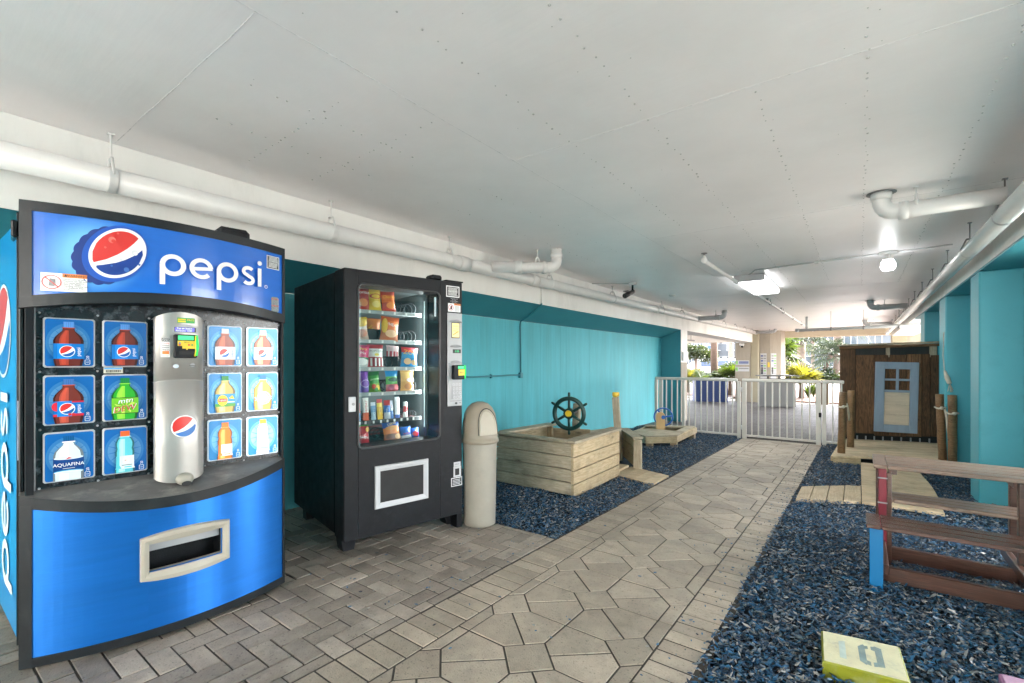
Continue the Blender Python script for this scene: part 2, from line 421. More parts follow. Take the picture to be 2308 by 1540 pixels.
M_PAVE = mat('concrete_paver', (.375,.32,.258), .58, .16, 9, rand=.17, stain=.32, bump=.35, bscale=150, dirt=(.12,.11,.10), dirt_amt=.4, dirt_scale=14, rvar=.1)
M_BRICK = mat('brick_paver', (.30,.258,.22), .6, .2, 8, rand=.27, stain=.55, bump=.3, bscale=130, dirt=(.10,.095,.09), dirt_amt=.5, dirt_scale=7, rvar=.08)
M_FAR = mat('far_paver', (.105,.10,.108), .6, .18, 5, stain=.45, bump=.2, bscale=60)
M_WOOD = wood('pine_board', (.62,.50,.335), (.42,.315,.175))
M_WOODG = wood('weathered_board', (.52,.455,.345), (.34,.285,.20), rough=.7)
M_DECK = wood('deck_board', (.58,.465,.32), (.41,.31,.195), rough=.6, knots=False)
M_OLD = wood('old_plank', (.25,.13,.062), (.06,.032,.018), rough=.75, rand=.4)
M_POST = wood('log_post', (.235,.14,.065), (.125,.068,.03), rough=.6, grain=.6)
M_MAHOG = wood('stained_board', (.10,.042,.027), (.048,.018,.011), rough=.3, knots=False, gloss=.6)
M_MAHOGT = wood('worn_stained_top', (.30,.215,.165), (.165,.10,.07), rough=.3, knots=False, gloss=.6)
M_FENCE = mat('fence_enamel', (.52,.505,.465), .38, .05, 4)
M_CONC = mat('raw_concrete', (.33,.295,.245), .8, .15, 3, bump=.3, bscale=30, stretch=(2,2,.4), dirt=(.26,.24,.21), dirt_amt=.6, dirt_scale=2)
M_CONCT = mat('tan_concrete', (.36,.325,.235), .75, .06, 3)
M_BLK = mat('black_enamel', (.0075,.009,.012), .48, .3, 14, spec=.22, bump=.12, bscale=180, dirt=(.022,.024,.027), dirt_amt=.35, dirt_scale=20, rvar=.08)
M_BLKS = mat('black_speckled_panel', (.008,.011,.016), .25, .3, 10, dirt=(.30,.34,.38), dirt_amt=.4, dirt_scale=30)
M_GUN = mat('gunmetal_trim', (.013,.016,.019), .36, .2, 10, metal=.1, spec=.35, dirt=(.05,.056,.058), dirt_amt=.3, dirt_scale=9)
M_DARK = mat('dark_void', (.006,.007,.009), .6, 0)
M_GREYP = mat('grey_plastic', (.36,.37,.39), .4, .05, 6)
M_LGREY = mat('pale_grey_plastic', (.50,.51,.54), .4, .06, 6)
M_WHITE = mat('white_print', (.82,.83,.84), .35, 0)
M_INK = mat('black_print', (.02,.02,.022), .5, 0)
M_CHIPS = None

# ------------------------------------------------------------------ ground, path, pavers
def sheet(name, x0, x1, ys, dz, m, nx=1, kind='structure'):
    b = MB(); xs = [x0+(x1-x0)*i/nx for i in range(nx+1)]
    vs = [(x, y, zf(y)+dz) for y in ys for x in xs]; k = nx+1
    fs = [(j*k+i, j*k+i+1, (j+1)*k+i+1, (j+1)*k+i) for j in range(len(ys)-1) for i in range(nx)]
    b.add(vs, fs); o = b.build(name, m); o['kind'] = kind; return o
ground = sheet('ground', -300, 300, [-300, -3, 0, 5, 10, 15, 23, 60, 600], -.055, mat('sandy_ground', (.30,.26,.21), .9, .2, 1.5))
PXL, PXR = -1.454, -.786          # lines through the paver corners
HXL, HXR = -1.52, -.714           # tips of the clipped squares
BXL, BXR = -1.745, -.530          # outer edges of the border courses
def drift(y): return .0052*(y-2.3)
path = sheet('path', BXL-.01, BXR+.03, [-.6, 3, 6, 9.55], -.0036, M_SAND)
JW = .0046
def pv(name, pts, m, parent, ch=.0018, lift=None):
    q = [(x+drift(y), y) for x, y in pts]
    if area(q) < .0006: return
    ar = sum(q[i][0]*q[(i+1) % len(q)][1]-q[(i+1) % len(q)][0]*q[i][1] for i in range(len(q)))
    if ar < 0: q = q[::-1]
    q = inset(q, JW)
    dz = random.uniform(-.0018, .0018) if lift is None else lift
    o = piece(name, parent, q, -.03, dz, m, ch)
    return o
SX, SY, HD = .334, .3135, .131     # lattice half-steps and square half-diagonal
cx0, cy0 = -1.120, 2.251
y_end = 9.40
houses = {-1: [], 1: []}
def sq(cx, cy): return [(cx-HD, cy), (cx, cy-HD), (cx+HD, cy), (cx, cy+HD)]
for j in range(-9, 24):
    for i in (-1, 0, 1):
        if (i+j) % 2: continue
        cx, cy = cx0+i*SX, cy0+j*SY
        if cy < -.75 or cy > y_end+.3: continue
        P = clip(clip(clip(sq(cx, cy), 1, 0, HXR), -1, 0, -HXL), 0, 1, y_end)
        if len(P) > 2: pv('square_paver', P, M_PAVE, path)
        if i: houses[i].append(cy)
        # the elongated hexagon up-right and up-left of this square, each cut into two pentagons
        for sx in (1, -1):
            nx_, ny_ = cx+sx*SX, cy+SY
            A = (cx+sx*HD/2, cy+HD/2); Bm = (nx_-sx*HD/2, ny_-HD/2)
            for c1, vtx, c2 in (((cx, cy+HD), (cx, cy+SY), (nx_-sx*HD, ny_)), ((cx+sx*HD, cy), (cx+sx*SX, cy), (nx_, ny_-HD))):
                P = clip(clip(clip([A, c1, vtx, c2, Bm], 1, 0, PXR), -1, 0, -PXL), 0, 1, y_end)
                if len(P) > 2 and area(P) > .002: pv('five_sided_paver', P, M_PAVE, path)
for sgn, xi, xo in ((1, PXR, HXR), (-1, PXL, HXL)):
    ys = sorted(set(round(y, 4) for y in houses[sgn]))
    for k in range(len(ys)-1):
        y0, y1 = ys[k], ys[k+1]; t = abs(xo-(cx0+sgn*SX)); 
        e0 = HD-abs(xi-(cx0+sgn*SX)); e1 = HD-t
        ym = (y0+y1)/2
        for q in ([(xi, y0+e0), (xo, y0+e1), (xo, ym), (xi, ym)], [(xi, ym), (xo, ym), (xo, y1-e1), (xi, y1-e0)]):
            q = clip(q, 0, 1, y_end)
            if len(q) > 2: pv('edge_filler_paver', q, M_PAVE, path)
y = -.5
while y < y_end-.02:
    y1 = min(y+.0935, y_end)
    pv('border_brick', [(HXR, y), (BXR, y), (BXR, y1), (HXR, y1)], M_PAVE, path, .0018)
    pv('border_brick', [(BXL, y+.03), (HXL, y+.03), (HXL, min(y1+.03, y_end)), (BXL, min(y1+.03, y_end))], M_PAVE, path, .0018)
    y = y1
# brick court in front of the machines: right-angled herringbone
court = sheet('brick_court', -4.6, BXL-.012, [-.6, 1, 2.885], -.0048, M_SAND)
u = .0955; far_b = MB()
def herring_rects(x0, x1, ya, yb, u):
    """each lattice cell (ix, iy) belongs to one 2x1 brick of the 90 degree herringbone"""
    out = []; nx = int((x1-x0)/u)+4; ny = int((yb-ya)/u)+4
    for iy in range(-3, ny):
        for ix in range(-3, nx):
            r = (ix-iy) % 4
            if r == 0: out.append((x0+ix*u, ya+iy*u, x0+(ix+2)*u, ya+(iy+1)*u))
            elif r == 3: out.append((x0+ix*u, ya+iy*u, x0+(ix+1)*u, ya+(iy+2)*u))
    return out
cnt = 0
for (x0, y0, x1, y1) in herring_rects(-4.4, BXL-.012, -.6, 2.885, u):
    P = [(x0, y0), (x1, y0), (x1, y1), (x0, y1)]
    P = clip(clip(clip(P, 1, 0, BXL-.012), 0, 1, 2.88), 0, -1, .6)
    if len(P) < 3 or area(P) < .002: continue
    cxm = sum(p[0] for p in P)/len(P); cym = sum(p[1] for p in P)/len(P)
    if cxm < -4.35: continue
    vis = cxm > -2.95 or (cym > 1.3 and cym < 1.95 and cxm > -3.4) or cym > 2.45
    if vis and cym > .15 and cnt < 290:
        q = inset(P, .0042); piece('brick', court, q, -.03, random.uniform(-.003, .003), M_BRICK, .0018); cnt += 1
    else:
        q = inset(P, .0042); far_b.prism(q, lambda x, y: zf(y)-.03, lambda x, y: zf(y), .004)
o = far_b.build('brick', M_BRICK, court); o['kind'] = 'stuff'
# paving beyond the gate
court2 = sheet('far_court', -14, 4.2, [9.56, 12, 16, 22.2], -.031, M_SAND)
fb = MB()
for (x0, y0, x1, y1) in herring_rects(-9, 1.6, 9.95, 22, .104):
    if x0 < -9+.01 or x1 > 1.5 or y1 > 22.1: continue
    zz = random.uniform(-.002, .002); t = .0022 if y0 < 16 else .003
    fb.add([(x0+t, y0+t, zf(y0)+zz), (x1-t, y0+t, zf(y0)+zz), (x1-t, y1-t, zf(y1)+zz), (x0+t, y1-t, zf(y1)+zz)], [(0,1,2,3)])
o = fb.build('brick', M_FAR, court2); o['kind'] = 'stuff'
o = sheet('bounce_paving', 1.75, 40, [-60, -3, 0, 10, 22], -.02, mat('pale_paving', (.42,.40,.37), .7, .12, 2))  # unseen pale sheet added to bounce daylight onto the ceiling
o = sheet('entry_paving', -40, 1.74, [-60, -20, -3, -.62], -.02, mat('pale_paving', (.42,.40,.37), .7, .12, 2)); 

# ------------------------------------------------------------------ ceiling
ZC = 2.467
cb = MB(); cb.box(-12, 4.2, YS, 23, ZC, ZC+.35)
ceiling = struct(cb.build('ceiling', M_CEIL))
M_SEAM = mat('seam_paint', (.76,.735,.745), .5, .2, 18, dirt=(.12,.12,.12), dirt_amt=.8, dirt_scale=22)
def seam(pts, wdt=.012, h=.0009):
    for p, q in zip(pts[:-1], pts[1:]):
        d = Vector(q)-Vector(p); L = d.length; 
        b = MB().box(0, L, -wdt/2, wdt/2, -h, .0)
        o = b.build('board_seam', M_SEAM, ceiling, (p[0], p[1], ZC-.0002), (0, 0, math.atan2(d.y, d.x)))
def wob(x0, y0, x1, y1, n=10, a=.006):
    return [(x0+(x1-x0)*i/n+random.uniform(-a, a), y0+(y1-y0)*i/n+random.uniform(-a, a)) for i in range(n+1)]
seam(wob(-1.73, -.6, -1.69, 9.5, 22, .006), .004)
seam(wob(-3.4, .78, -1.73, .79, 7, .004), .0035)
seam(wob(-1.7, 2.33, .9, 2.36, 4), .0025); seam(wob(-1.66, 4.66, .9, 4.60, 6), .005)
seam(wob(-1.7, 7.05, .9, 6.98, 6), .005); seam(wob(-3.4, 9.5, .9, 9.45, 6), .006); seam(wob(-3.4, 11.9, .9, 11.9, 6), .008)
seam(wob(-3.4, 16.6, 3, 16.6, 6), .01)
nb = MB()
def nub_row(x0, y0, x1, y1, n, r=.006, j=.012):
    for i in range(n):
        t = (i+random.uniform(-.3, .3))/n; x = x0+(x1-x0)*t+random.gauss(0, j*.4); y = y0+(y1-y0)*t
        rr = r*random.uniform(.5, 1.15)
        nb.lathe([(rr, 0), (rr*.75, -rr*.5), (0.0005, -rr*.75)], 6, (x, y, ZC))
for x, a0, a1 in ((-1.32, 1.1, 4.4), (-.87, 1.3, 4.6), (-.38, 2.4, 8.6), (.03, 2.0, 9.6), (.49, 2.5, 9.5), (-.87, 4.8, 11.5), (-1.3, 4.8, 11)):
    nub_row(x, a0, x+.01, a1, int((a1-a0)/.085))
for x in (-2.2, -2.65): nub_row(x, 1.0, x+.02, 2.0, 12); nub_row(x, 2.6, x, 6.5, 30, .005)
nub_row(-2.0, 1.3, -3.1, 1.35, 14); nub_row(-1.8, 1.7, -3.1, 1.75, 14)
for i in range(160): nb.lathe([(.003, 0), (.0005, -.0018)], 5, (random.uniform(-3, .8), random.uniform(.8, 14), ZC))
o = nb.build('ceiling_nub', mat('nub_paint', (.47,.465,.46), .5, .3, 40), ceiling); o['kind'] = 'stuff'

# ------------------------------------------------------------------ left wall (beam, sloped soffit, recessed teal wall, end pier)
XB, XW, ZB, ZW = -3.42, -3.90, 1.985, 1.80; YP = 11.4
lw = thing('wall', 'white beam over a recessed bright teal wall behind the two vending machines', 'wall', (XW, 4.5, -.2))
def wl(b, name, m): o = b.build(name, m, lw); o.matrix_parent_inverse = Matrix.Translation((-XW, -4.5, .2)); return o
b = MB().use(M_BEAM).box(XB-.5, XB, YS, 21.0, ZB, ZC-.002); wl(b, 'beam', M_BEAM)
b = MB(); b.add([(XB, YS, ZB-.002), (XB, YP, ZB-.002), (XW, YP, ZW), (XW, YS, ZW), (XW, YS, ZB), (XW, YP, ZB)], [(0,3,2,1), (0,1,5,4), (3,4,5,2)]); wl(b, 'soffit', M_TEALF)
# the wall was poured against upright boards: each board face a shade proud of its neighbour
b = MB(); y = YS
while y < YP:
    y1 = min(y+random.uniform(.07, .16), YP); d = random.uniform(0, .0018)
    b.box(XW-.2, XW+d, y+random.choice((.0003, .0003, .0003, .0003, .0003, .0012)), y1, -.6, ZW-.001 if d < .003 else ZW-.0015); y = y1
wb = MB().box(XW-.25, XW-.03, YS, YP, -.6, ZW); o = wl(b, 'board_formed_face', M_TEAL); o['kind'] = 'stuff'; wl(wb, 'wall_core', M_TEAL)
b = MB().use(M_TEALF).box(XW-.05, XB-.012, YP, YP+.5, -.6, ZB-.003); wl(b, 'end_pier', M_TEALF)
b = MB().use(M_BEAM).box(XB-.0115, XB+.003, YP-.001, YP+.5, 1.2, ZB-.002).use(M_CONC).box(XB-.0115, XB+.001, YP, YP+.5, -.6, 1.199); wl(b, 'pier_edge', M_BEAM)
b = MB().box(XB+.004, XB+.05, YP+.05, YP+.42, 1.24, 1.46, .01); wl(b, 'junction_cover', mat('white_cover', (.8,.8,.8), .4, .02, 3))
# conduit down the beam and along the wall
co = MB()
cpts = [(XB+.015, 5.24, 2.2), (XB+.015, 5.24, 2.0), (XB-.0, 5.25, 1.97), (-3.62, 5.33, 1.88), (XW+.04, 5.40, 1.795), (XW+.025, 5.41, 1.74), (XW+.025, 5.42, 1.06)]
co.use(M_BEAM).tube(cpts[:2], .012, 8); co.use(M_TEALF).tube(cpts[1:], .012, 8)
co.box(XW+.003, XW+.045, 5.385, 5.455, .985, 1.062, .006).tube([(XW+.025, 5.39, 1.03), (XW+.025, 3.2, 1.02)], .011, 8)
for yy in (4.75, 4.0): co.box(XW+.006, XW+.04, yy-.012, yy+.012, 1.0, 1.05, .004)
o = co.build('conduit'); tag(o, 'thin teal painted conduit running down the soffit and along the teal wall', 'conduit')

# ------------------------------------------------------------------ right wall: beam, teal piers, bays
XR = .92; ZBR = 2.10
rw = thing('wall', 'row of teal painted piers under the white beam on the right side', 'wall', (XR, 6, -.2))
def wr(b, name, m): o = b.build(name, m, rw); o.matrix_parent_inverse = Matrix.Translation((-XR, -6, .2)); return o
b = MB().box(XR, XR+.6, YS, 21.0, ZBR, ZC-.002); wr(b, 'beam', M_BEAM)
M_TEALR = mat('teal_pier_paint', (.075,.41,.50), .42, .05, 1.5, bump=.12, bscale=40, dirt=(.04,.25,.32), dirt_amt=.35, dirt_scale=3)
for ya, yb_ in ((YS, 1.5), (2.55, 3.75), (5.3, 12.5)):  # the unseen gaps between these lengths are added to let daylight in
    b = MB().box(XR+.30, XR+.6, ya, yb_, -.6, ZBR-.001); wr(b, 'bay_wall', M_TEALR)
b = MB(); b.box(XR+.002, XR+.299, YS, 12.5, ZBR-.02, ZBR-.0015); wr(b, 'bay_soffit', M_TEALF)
for y0, y1 in ((6.20, 6.62), (8.33, 8.9), (10.75, 11.4)):
    b = MB().box(XR-.002, XR+.2995, y0, y1, -.6, ZBR-.0205, .012); wr(b, 'pier', M_TEALR)
# ------------------------------------------------------------------ far end: lintel, concrete piers
fl = thing('lintel', 'pale beige concrete edge beam across the far opening', 'beam', (0, 22.5, 2.2))
b = MB().box(-2.9, 6, -.2, .3, .02, .2655, .01); b.build('edge_beam', mat('sunlit_beige', (.50,.44,.34), .8, .06, 3), fl)
fl2 = thing('lintel', 'low white edge beam over the opening left of the concrete column', 'beam', (-8, 23, 2.0))
MB().box(-6, 3.9, -.2, .2, .1, .4645, .01).build('edge_beam', M_BEAM, fl2)
c1 = thing('column', 'raw concrete column carrying two small signs beside the far court', 'column', (-3.75, 21, zf(21)))
MB().box(-.30, .26, -.25, .6, 0, 2.40, .01).build('shaft', M_CONC, c1)
MB().box(.262, .53, -.2, .6, 0, 2.885, .01).build('tan_casing', M_CONCT, c1)
c2 = thing('column', 'wide raw concrete column with posted notices at the far end', 'column', (-2.75, 21.6, zf(21.6)))
b = MB(); b.prism([(-.46,-.5),(-.1,-.42),(.25,-.1),(.34,.4),(.2,.9),(-.46,.9)], 0, 2.895); b.build('shaft', M_CONC, c2)
c3 = thing('column', 'tan concrete column behind the wooden hut at the right end', 'column', (1.35, 21, zf(21)))
MB().box(-.42, -.02, -.2, .6, 0, 2.885, .01).build('shaft', M_CONCT, c3)
MB().box(-.018, .75, -.1, .6, 0, 2.6, .01).build('wing_wall', M_CONC, c3)

# ------------------------------------------------------------------ pipes under the ceiling
def bend(p0, corner, p1, r, n=6):
    a = Vector(p0)-Vector(corner); a.normalize(); c = Vector(p1)-Vector(corner); c.normalize(); o = []
    for i in range(n+1):
        t = i/n; o.append(Vector(corner)+a*r*(1-t)**2+c*r*t**2)
    return o
def clevis(parent, x, y, z, r, m, along='y', top=ZC, ring=.012, low=False):
    b = MB().use(m); wdt = .018
    pts = []
    for i in range(17):
        q = 2*math.pi*i/16
        d = (r+.004)*math.cos(q), (r+.004)*math.sin(q)
        pts.append((x+d[0], y, z+d[1]) if along == 'y' else (x, y+d[0], z+d[1]))
    vs = []; fs = []
    for p in pts:
        for s_ in (-wdt, wdt): vs.append((p[0], p[1]+s_, p[2]) if along == 'y' else (p[0]+s_, p[1], p[2]))
    for i in range(16): fs.append((2*i, 2*i+1, 2*i+3, 2*i+2))
    b.add(vs, fs, True)
    hz = z+r*1.75
    for s_ in (-1, 1):
        e0 = (x+s_*r*.98, y, z+r*.25) if along == 'y' else (x, y+s_*r*.98, z+r*.25)
        e1 = (x+s_*r*.35, y, hz) if along == 'y' else (x, y+s_*r*.35, hz)
        b.tube([e0, e1], .0075, 6)
    e0 = (x-r*.38, y, hz) if along == 'y' else (x, y-r*.38, hz); e1 = (x+r*.38, y, hz) if along == 'y' else (x, y+r*.38, hz)
    b.tube([e0, e1], .009, 6); b.tube([(x, y, hz-.02), (x, y, top)], .0055, 6)
    b.box(x-.014, x+.014, y-.014, y+.014, top-.008, top-.0005)
    o = b.build('hanger', m, parent); o.matrix_parent_inverse = Matrix.Translation(-Vector(parent.location)); return o
def pipe_thing(name, label, base): return thing(name, label, 'pipe', base)
def under(o, parent): o.parent = parent; o.matrix_parent_inverse = Matrix.Translation(-Vector(parent.location)); return o
def zL(y): return 2.205+.0075*y                       # the drain line falls towards the viewer
lp = pipe_thing('drain_pipe', 'long white painted drain pipe hung along the left beam above the machines', (-3.28, 4, 2.23))
PR = .066
b = MB().tube([(-3.28, -1.6, zL(-1.6)), (-3.28, 12.3, zL(12.3)), (-3.28, 20.8, zL(20.8))], PR, 18); under(b.build('pipe_run', M_PVC), lp)
for y in (3.55, 4.85, 9.3): 
    b = MB().tube([(-3.28, y-.07, zL(y)), (-3.28, y+.07, zL(y))], PR+.009, 18); under(b.build('coupling', M_PVC), lp)
for y in (.735, 2.06, 3.36, 5.24, 7.2, 9.6, 11.0, 13.5, 15.2, 16.8, 18.4, 19.8): clevis(lp, -3.28, y, zL(y), PR, M_PVC if y < 6 else M_PIPEG)
def branch(x0, x1, y, z, r, m, label, hx, ydir=None, flange=False, y0=None):
    t = pipe_thing('branch_pipe', label, (x0, y, z)); y0 = y if y0 is None else y0
    pts = [Vector((x0, y0, z))]+bend((x0, y0, z), (x1, y, z), (x1, y, ZC), r*1.75)+[Vector((x1, y, ZC))]
    under(MB().tube(pts, r, 16).build('pipe_run', m), t)
    for p, q in ((pts[1], pts[0]), (pts[-2], pts[-1])):
        d = (q-p).normalized()*.055; under(MB().tube([p, p+d], r+.008, 16).build('elbow_collar', m), t)
    if flange: under(MB().lathe([(r, 0), (r+.035, 0), (r+.035, .004), (r, .004)], 20, (x1, y, ZC-.0055)).build('ceiling_flange', M_STEEL), t)
    if hx is not None:
        f = (hx-x0)/(x1-x0); clevis(t, hx, y0+(y-y0)*f, z, r, m, 'x')
    return t
b1 = branch(-3.24, -2.70, 4.46, 2.262, .060, M_PVC, 'white branch pipe elbowing up into the ceiling from the left drain pipe', -2.86, y0=3.98)
under(MB().tube([(-3.06, 4.14, 2.262), (-2.99, 4.20, 2.262)], .072, 16).build('coupling', M_PVC), b1)
branch(-3.25, -2.62, 12.2, 2.30, .058, M_PIPEG, 'grey branch pipe elbowing into the ceiling beyond the teal end pier', -2.82)
branch(-3.25, -2.55, 20.3, 2.36, .055, M_PIPEG, 'far grey branch pipe rising beside the concrete column', -2.75)
def zR(y): return 2.213
rp = pipe_thing('drain_pipe', 'silvery drain pipe hung along the right beam in a row of wire hangers', (.8, 8, 2.2))
M_SILV = mat('silver_pipe', (.66,.66,.65), .25, .06, 6, metal=.25)
under(MB().tube([(.80, -1.6, 2.215), (.80, 20.8, 2.20)], .060, 18).build('pipe_run', M_SILV), rp)
for y in (3.3, 4.55, 5.8, 7.1, 8.4, 9.7, 10.9, 12.1, 13.4, 14.8, 16.2, 17.8): clevis(rp, .80, y, 2.213, .060, M_STEEL)
branch(.78, .135, 4.40, 2.315, .056, M_PVC, 'pale branch pipe dropping from the ceiling and running right to the silver pipe', .33, flange=True)
branch(.78, .195, 12.06, 2.32, .056, M_PIPEG, 'grey branch pipe near the far end joining the silver drain pipe', .42, flange=True)
branch(.78, .15, 17.5, 2.33, .055, M_PIPEG, 'smallest grey branch pipe above the hanging cross pipe', .35)
# sprinkler line and the hanging cross pipe
sp = pipe_thing('sprinkler_pipe', 'thin sprinkler pipe running down the hall from a ceiling valve', (-1.42, 12, 2.37))
under(MB().tube([(-1.42, 5.62, 2.375), (-1.42, 21.5, 2.40)], .022, 10).build('pipe_run', M_PVC), sp)
b = MB().sphere((-1.42, 5.6, 2.378), .038, 14, 10); b.tube([(-1.42, 5.6, 2.40), (-1.42, 5.6, 2.435)], .016, 8); under(b.build('elbow_fitting', M_PVC), sp)
under(MB().tube([(-1.42, 5.6, 2.43), (-1.42, 5.6, 2.452)], .012, 8).lathe([(.004, 0), (.034, .002), (.034, .008), (.004, .008)], 10, (-1.42, 5.6, 2.452)).build('valve', M_STEEL), sp)
for y in (7.4, 9.0, 10.6, 12.6, 14.6, 17): under(MB().tube([(-1.42, y, 2.37), (-1.42, y, ZC)], .005, 6).tube([(-1.42, y-.02, 2.378), (-1.42, y+.02, 2.378)], .028, 10).build('hanger', M_STEEL), sp)
for y in (10.2, 12.2): under(MB().tube([(-1.42, y, 2.38), (-1.42, y, 2.44)], .018, 8).lathe([(.03, 0), (.03, .006), (.004, .008)], 8, (-1.42, y, 2.44)).build('sprinkler_head', M_STEEL), sp)
hp = pipe_thing('sprinkler_pipe', 'dark grey cross pipe hanging on thin rods near the far end', (0, 14, 2.03))
under(MB().tube([(-1.29, 14, 2.02), (1.6, 14, 2.055)], .038, 12).build('pipe_run', M_PIPEG), hp)
under(MB().tube([(-1.31, 14, 2.02), (-1.22, 14, 2.021)], .045, 12).build('end_cap', M_PIPEG), hp)
under(MB().tube([(-1.06, 14, 2.02), (-1.06, 14, 2.36)], .03, 10).build('riser', M_PIPEG), hp)
for x in (-.55, .1, .75): under(MB().tube([(x, 14, 2.03), (x, 14, ZC)], .006, 6).tube([(x-.02, 14, 2.03), (x+.02, 14, 2.03)], .045, 10).build('hanger', M_STEEL), hp)
lp2 = pipe_thing('sprinkler_pipe', 'thin dark pipe below the ceiling left of the far concrete column', (-6, 17, 2.1))
under(MB().tube([(-6.6, 14.5, 2.16), (-5.6, 20.5, 2.1)], .03, 8).build('pipe_run', M_STEEL), lp2)
for t in (.1, .5, .95): under(MB().tube([(-6.6+t, 14.5+6*t, 2.13), (-6.6+t, 14.5+6*t, ZC)], .012, 6).build('hanger', M_STEEL), lp2)

# ------------------------------------------------------------------ ceiling lights, cameras, detector
def emat(name, col, k):
    return mat(name, col, .5, 0, emit=k*L0)
pl = thing('ceiling_light', 'lit square panel light boxed under the ceiling beside the thin sprinkler pipe', 'light', (-1.26, 8.15, ZC))
MB().box(-.20, .20, -.78, .78, -.02, -.001, .003).box(-.20, .20, -.785, -.765, -.10, -.0205).build('housing', M_GREYP, pl)
M_GLOW = mat('light_diffuser', (1, 1, 1), .5, 0, emit=9*L0)
MB().box(-.195, .195, -.7645, .785, -.105, -.0206, .02).build('diffuser', M_GLOW, pl)
ld = bpy.data.lights.new('panel_lamp', 'AREA'); ld.shape = 'RECTANGLE'; ld.size = .36; ld.size_y = 1.5; ld.energy = 38*L0; ld.color = (1, .985, .96)
lo = bpy.data.objects.new('panel_lamp', ld); COL.objects.link(lo); lo.parent = pl; lo.location = (0, 0, -.115)
jl = thing('ceiling_light', 'bright round jar lamp hanging from a white ceiling box', 'light', (.27, 6.81, ZC))
MB().lathe([(.0, -.03), (.085, -.03), (.085, -.001), (0, -.001)], 20).lathe([(.03, -.03), (.03, -.06), (.055, -.075), (.055, -.095), (0, -.097)], 16).build('mount', M_PVC, jl)
MB().lathe([(.048, -.0975), (.066, -.12), (.070, -.17), (.055, -.205), (0.001, -.215)], 18).build('glass_jar', mat('lamp_glass_lit', (1, 1, 1), .3, 0, emit=20*L0), jl)
o = MB().tube([(-1.12, 7.0, ZC-.012), (.19, 6.82, ZC-.012)], .010, 8).tube([(.35, 6.80, ZC-.012), (.80, 6.72, ZC-.012)], .008, 8).box(-.44, -.40, 6.88, 6.93, ZC-.03, ZC-.001).tube([(-1.12, 7.0, ZC-.012), (-1.24, 7.25, ZC-.03)], .008, 8).build('conduit', M_PIPEG)
tag(o, 'thin grey conduit on the ceiling joining the panel light to the jar lamp', 'conduit')
cm = thing('security_camera', 'dark bullet camera on a bent arm fixed to the ceiling', 'camera', (-2.88, 7.08, ZC))
MB().lathe([(.0, -.035), (.06, -.035), (.065, -.001), (0, -.001)], 18).build('mount', M_PIPEG, cm)
MB().tube([(0, 0, -.03), (0, 0, -.11), (-.0, -.05, -.16)], .016, 8).build('arm', M_BLK, cm)
b = MB().tube([(0, .02, -.135), (-.02, -.26, -.235)], [.034, .040], 12); b.box(-.045, .035, -.27, -.02, -.165, -.155); b.build('barrel', mat('camera_black', (.03,.03,.033), .3, 0), cm)
MB().tube([(-.019, -.255, -.2335), (-.0205, -.27, -.2385)], .03, 12).build('lens', M_DARK, cm)
o = MB().tube([(-2.94, 7.05, ZC-.01), (-3.40, 6.7, ZC-.01)], .008, 6).build('conduit', M_PIPEG); tag(o, 'short grey conduit feeding the bullet camera from the left beam', 'conduit')
o = MB().lathe([(.0, -.028), (.05, -.026), (.065, -.01), (.065, -.001)], 20, (-2.80, 8.8, ZC)).build('smoke_detector', M_PVC); tag(o, 'small flat white disc detector on the ceiling behind the bullet camera', 'detector')
cm2 = thing('security_camera', 'white dome camera tucked under the beam on the concrete column', 'camera', (-3.80, 20.72, 1.86))
MB().lathe([(.0, .1), (.10, .1), (.10, .03), (.06, -.03), (0, -.05)], 16).build('housing', M_PVC, cm2)
MB().sphere((.02, -.05, -.04), .045, 12, 8).build('lens_dome', M_BLK, cm2)

# ------------------------------------------------------------------ drink machine (bowed front)
PEPSI_BLUE = (.006, .085, .43)
M_SIGN = mat('sign_blue_print', S(24, 100, 196), .22, .08, 3, emit=.10*L0, coat=.3, stretch=(1,1,9))
M_LOWER = mat('brushed_blue_panel', S(28, 112, 200), .40, .10, 2, metal=.62, bump=.05, bscale=1., bstretch=(2.5, 2.5, 160), stretch=(1,1,12), dirt=(.02,.16,.5), dirt_amt=.3, dirt_scale=1.2)
M_SIDE = mat('side_blue_print', S(14, 130, 190), .3, .05, 2)
M_RED = mat('print_red', S(205, 52, 48), .35, 0); M_NAVY = mat('print_navy', S(18, 58, 140), .35, 0)
M_CAPB = mat('print_cap_blue', S(28, 82, 180), .35, 0); M_CAPD = mat('print_cap_shade', S(16, 48, 125), .35, 0)
M_GLOWB = mat('print_pale_blue', S(84, 164, 226), .3, 0, emit=.1*L0); M_GLOWC = mat('print_mid_blue', S(50, 130, 212), .3, 0, emit=.1*L0)
M_ORANGE = mat('print_orange', S(225, 130, 60), .4, 0); M_GREYT = mat('print_grey', (.25,.25,.26), .5, 0)
_p = M_LOWER.node_tree.nodes['Principled BSDF']; _p.inputs['Anisotropic'].default_value = .85; _p.inputs['Anisotropic Rotation'].default_value = .25
_t = M_LOWER.node_tree.nodes.new('ShaderNodeTangent'); _t.direction_type = 'RADIAL'; _t.axis = 'Z'; M_LOWER.node_tree.links.new(_t.outputs[0], _p.inputs['Tangent'])
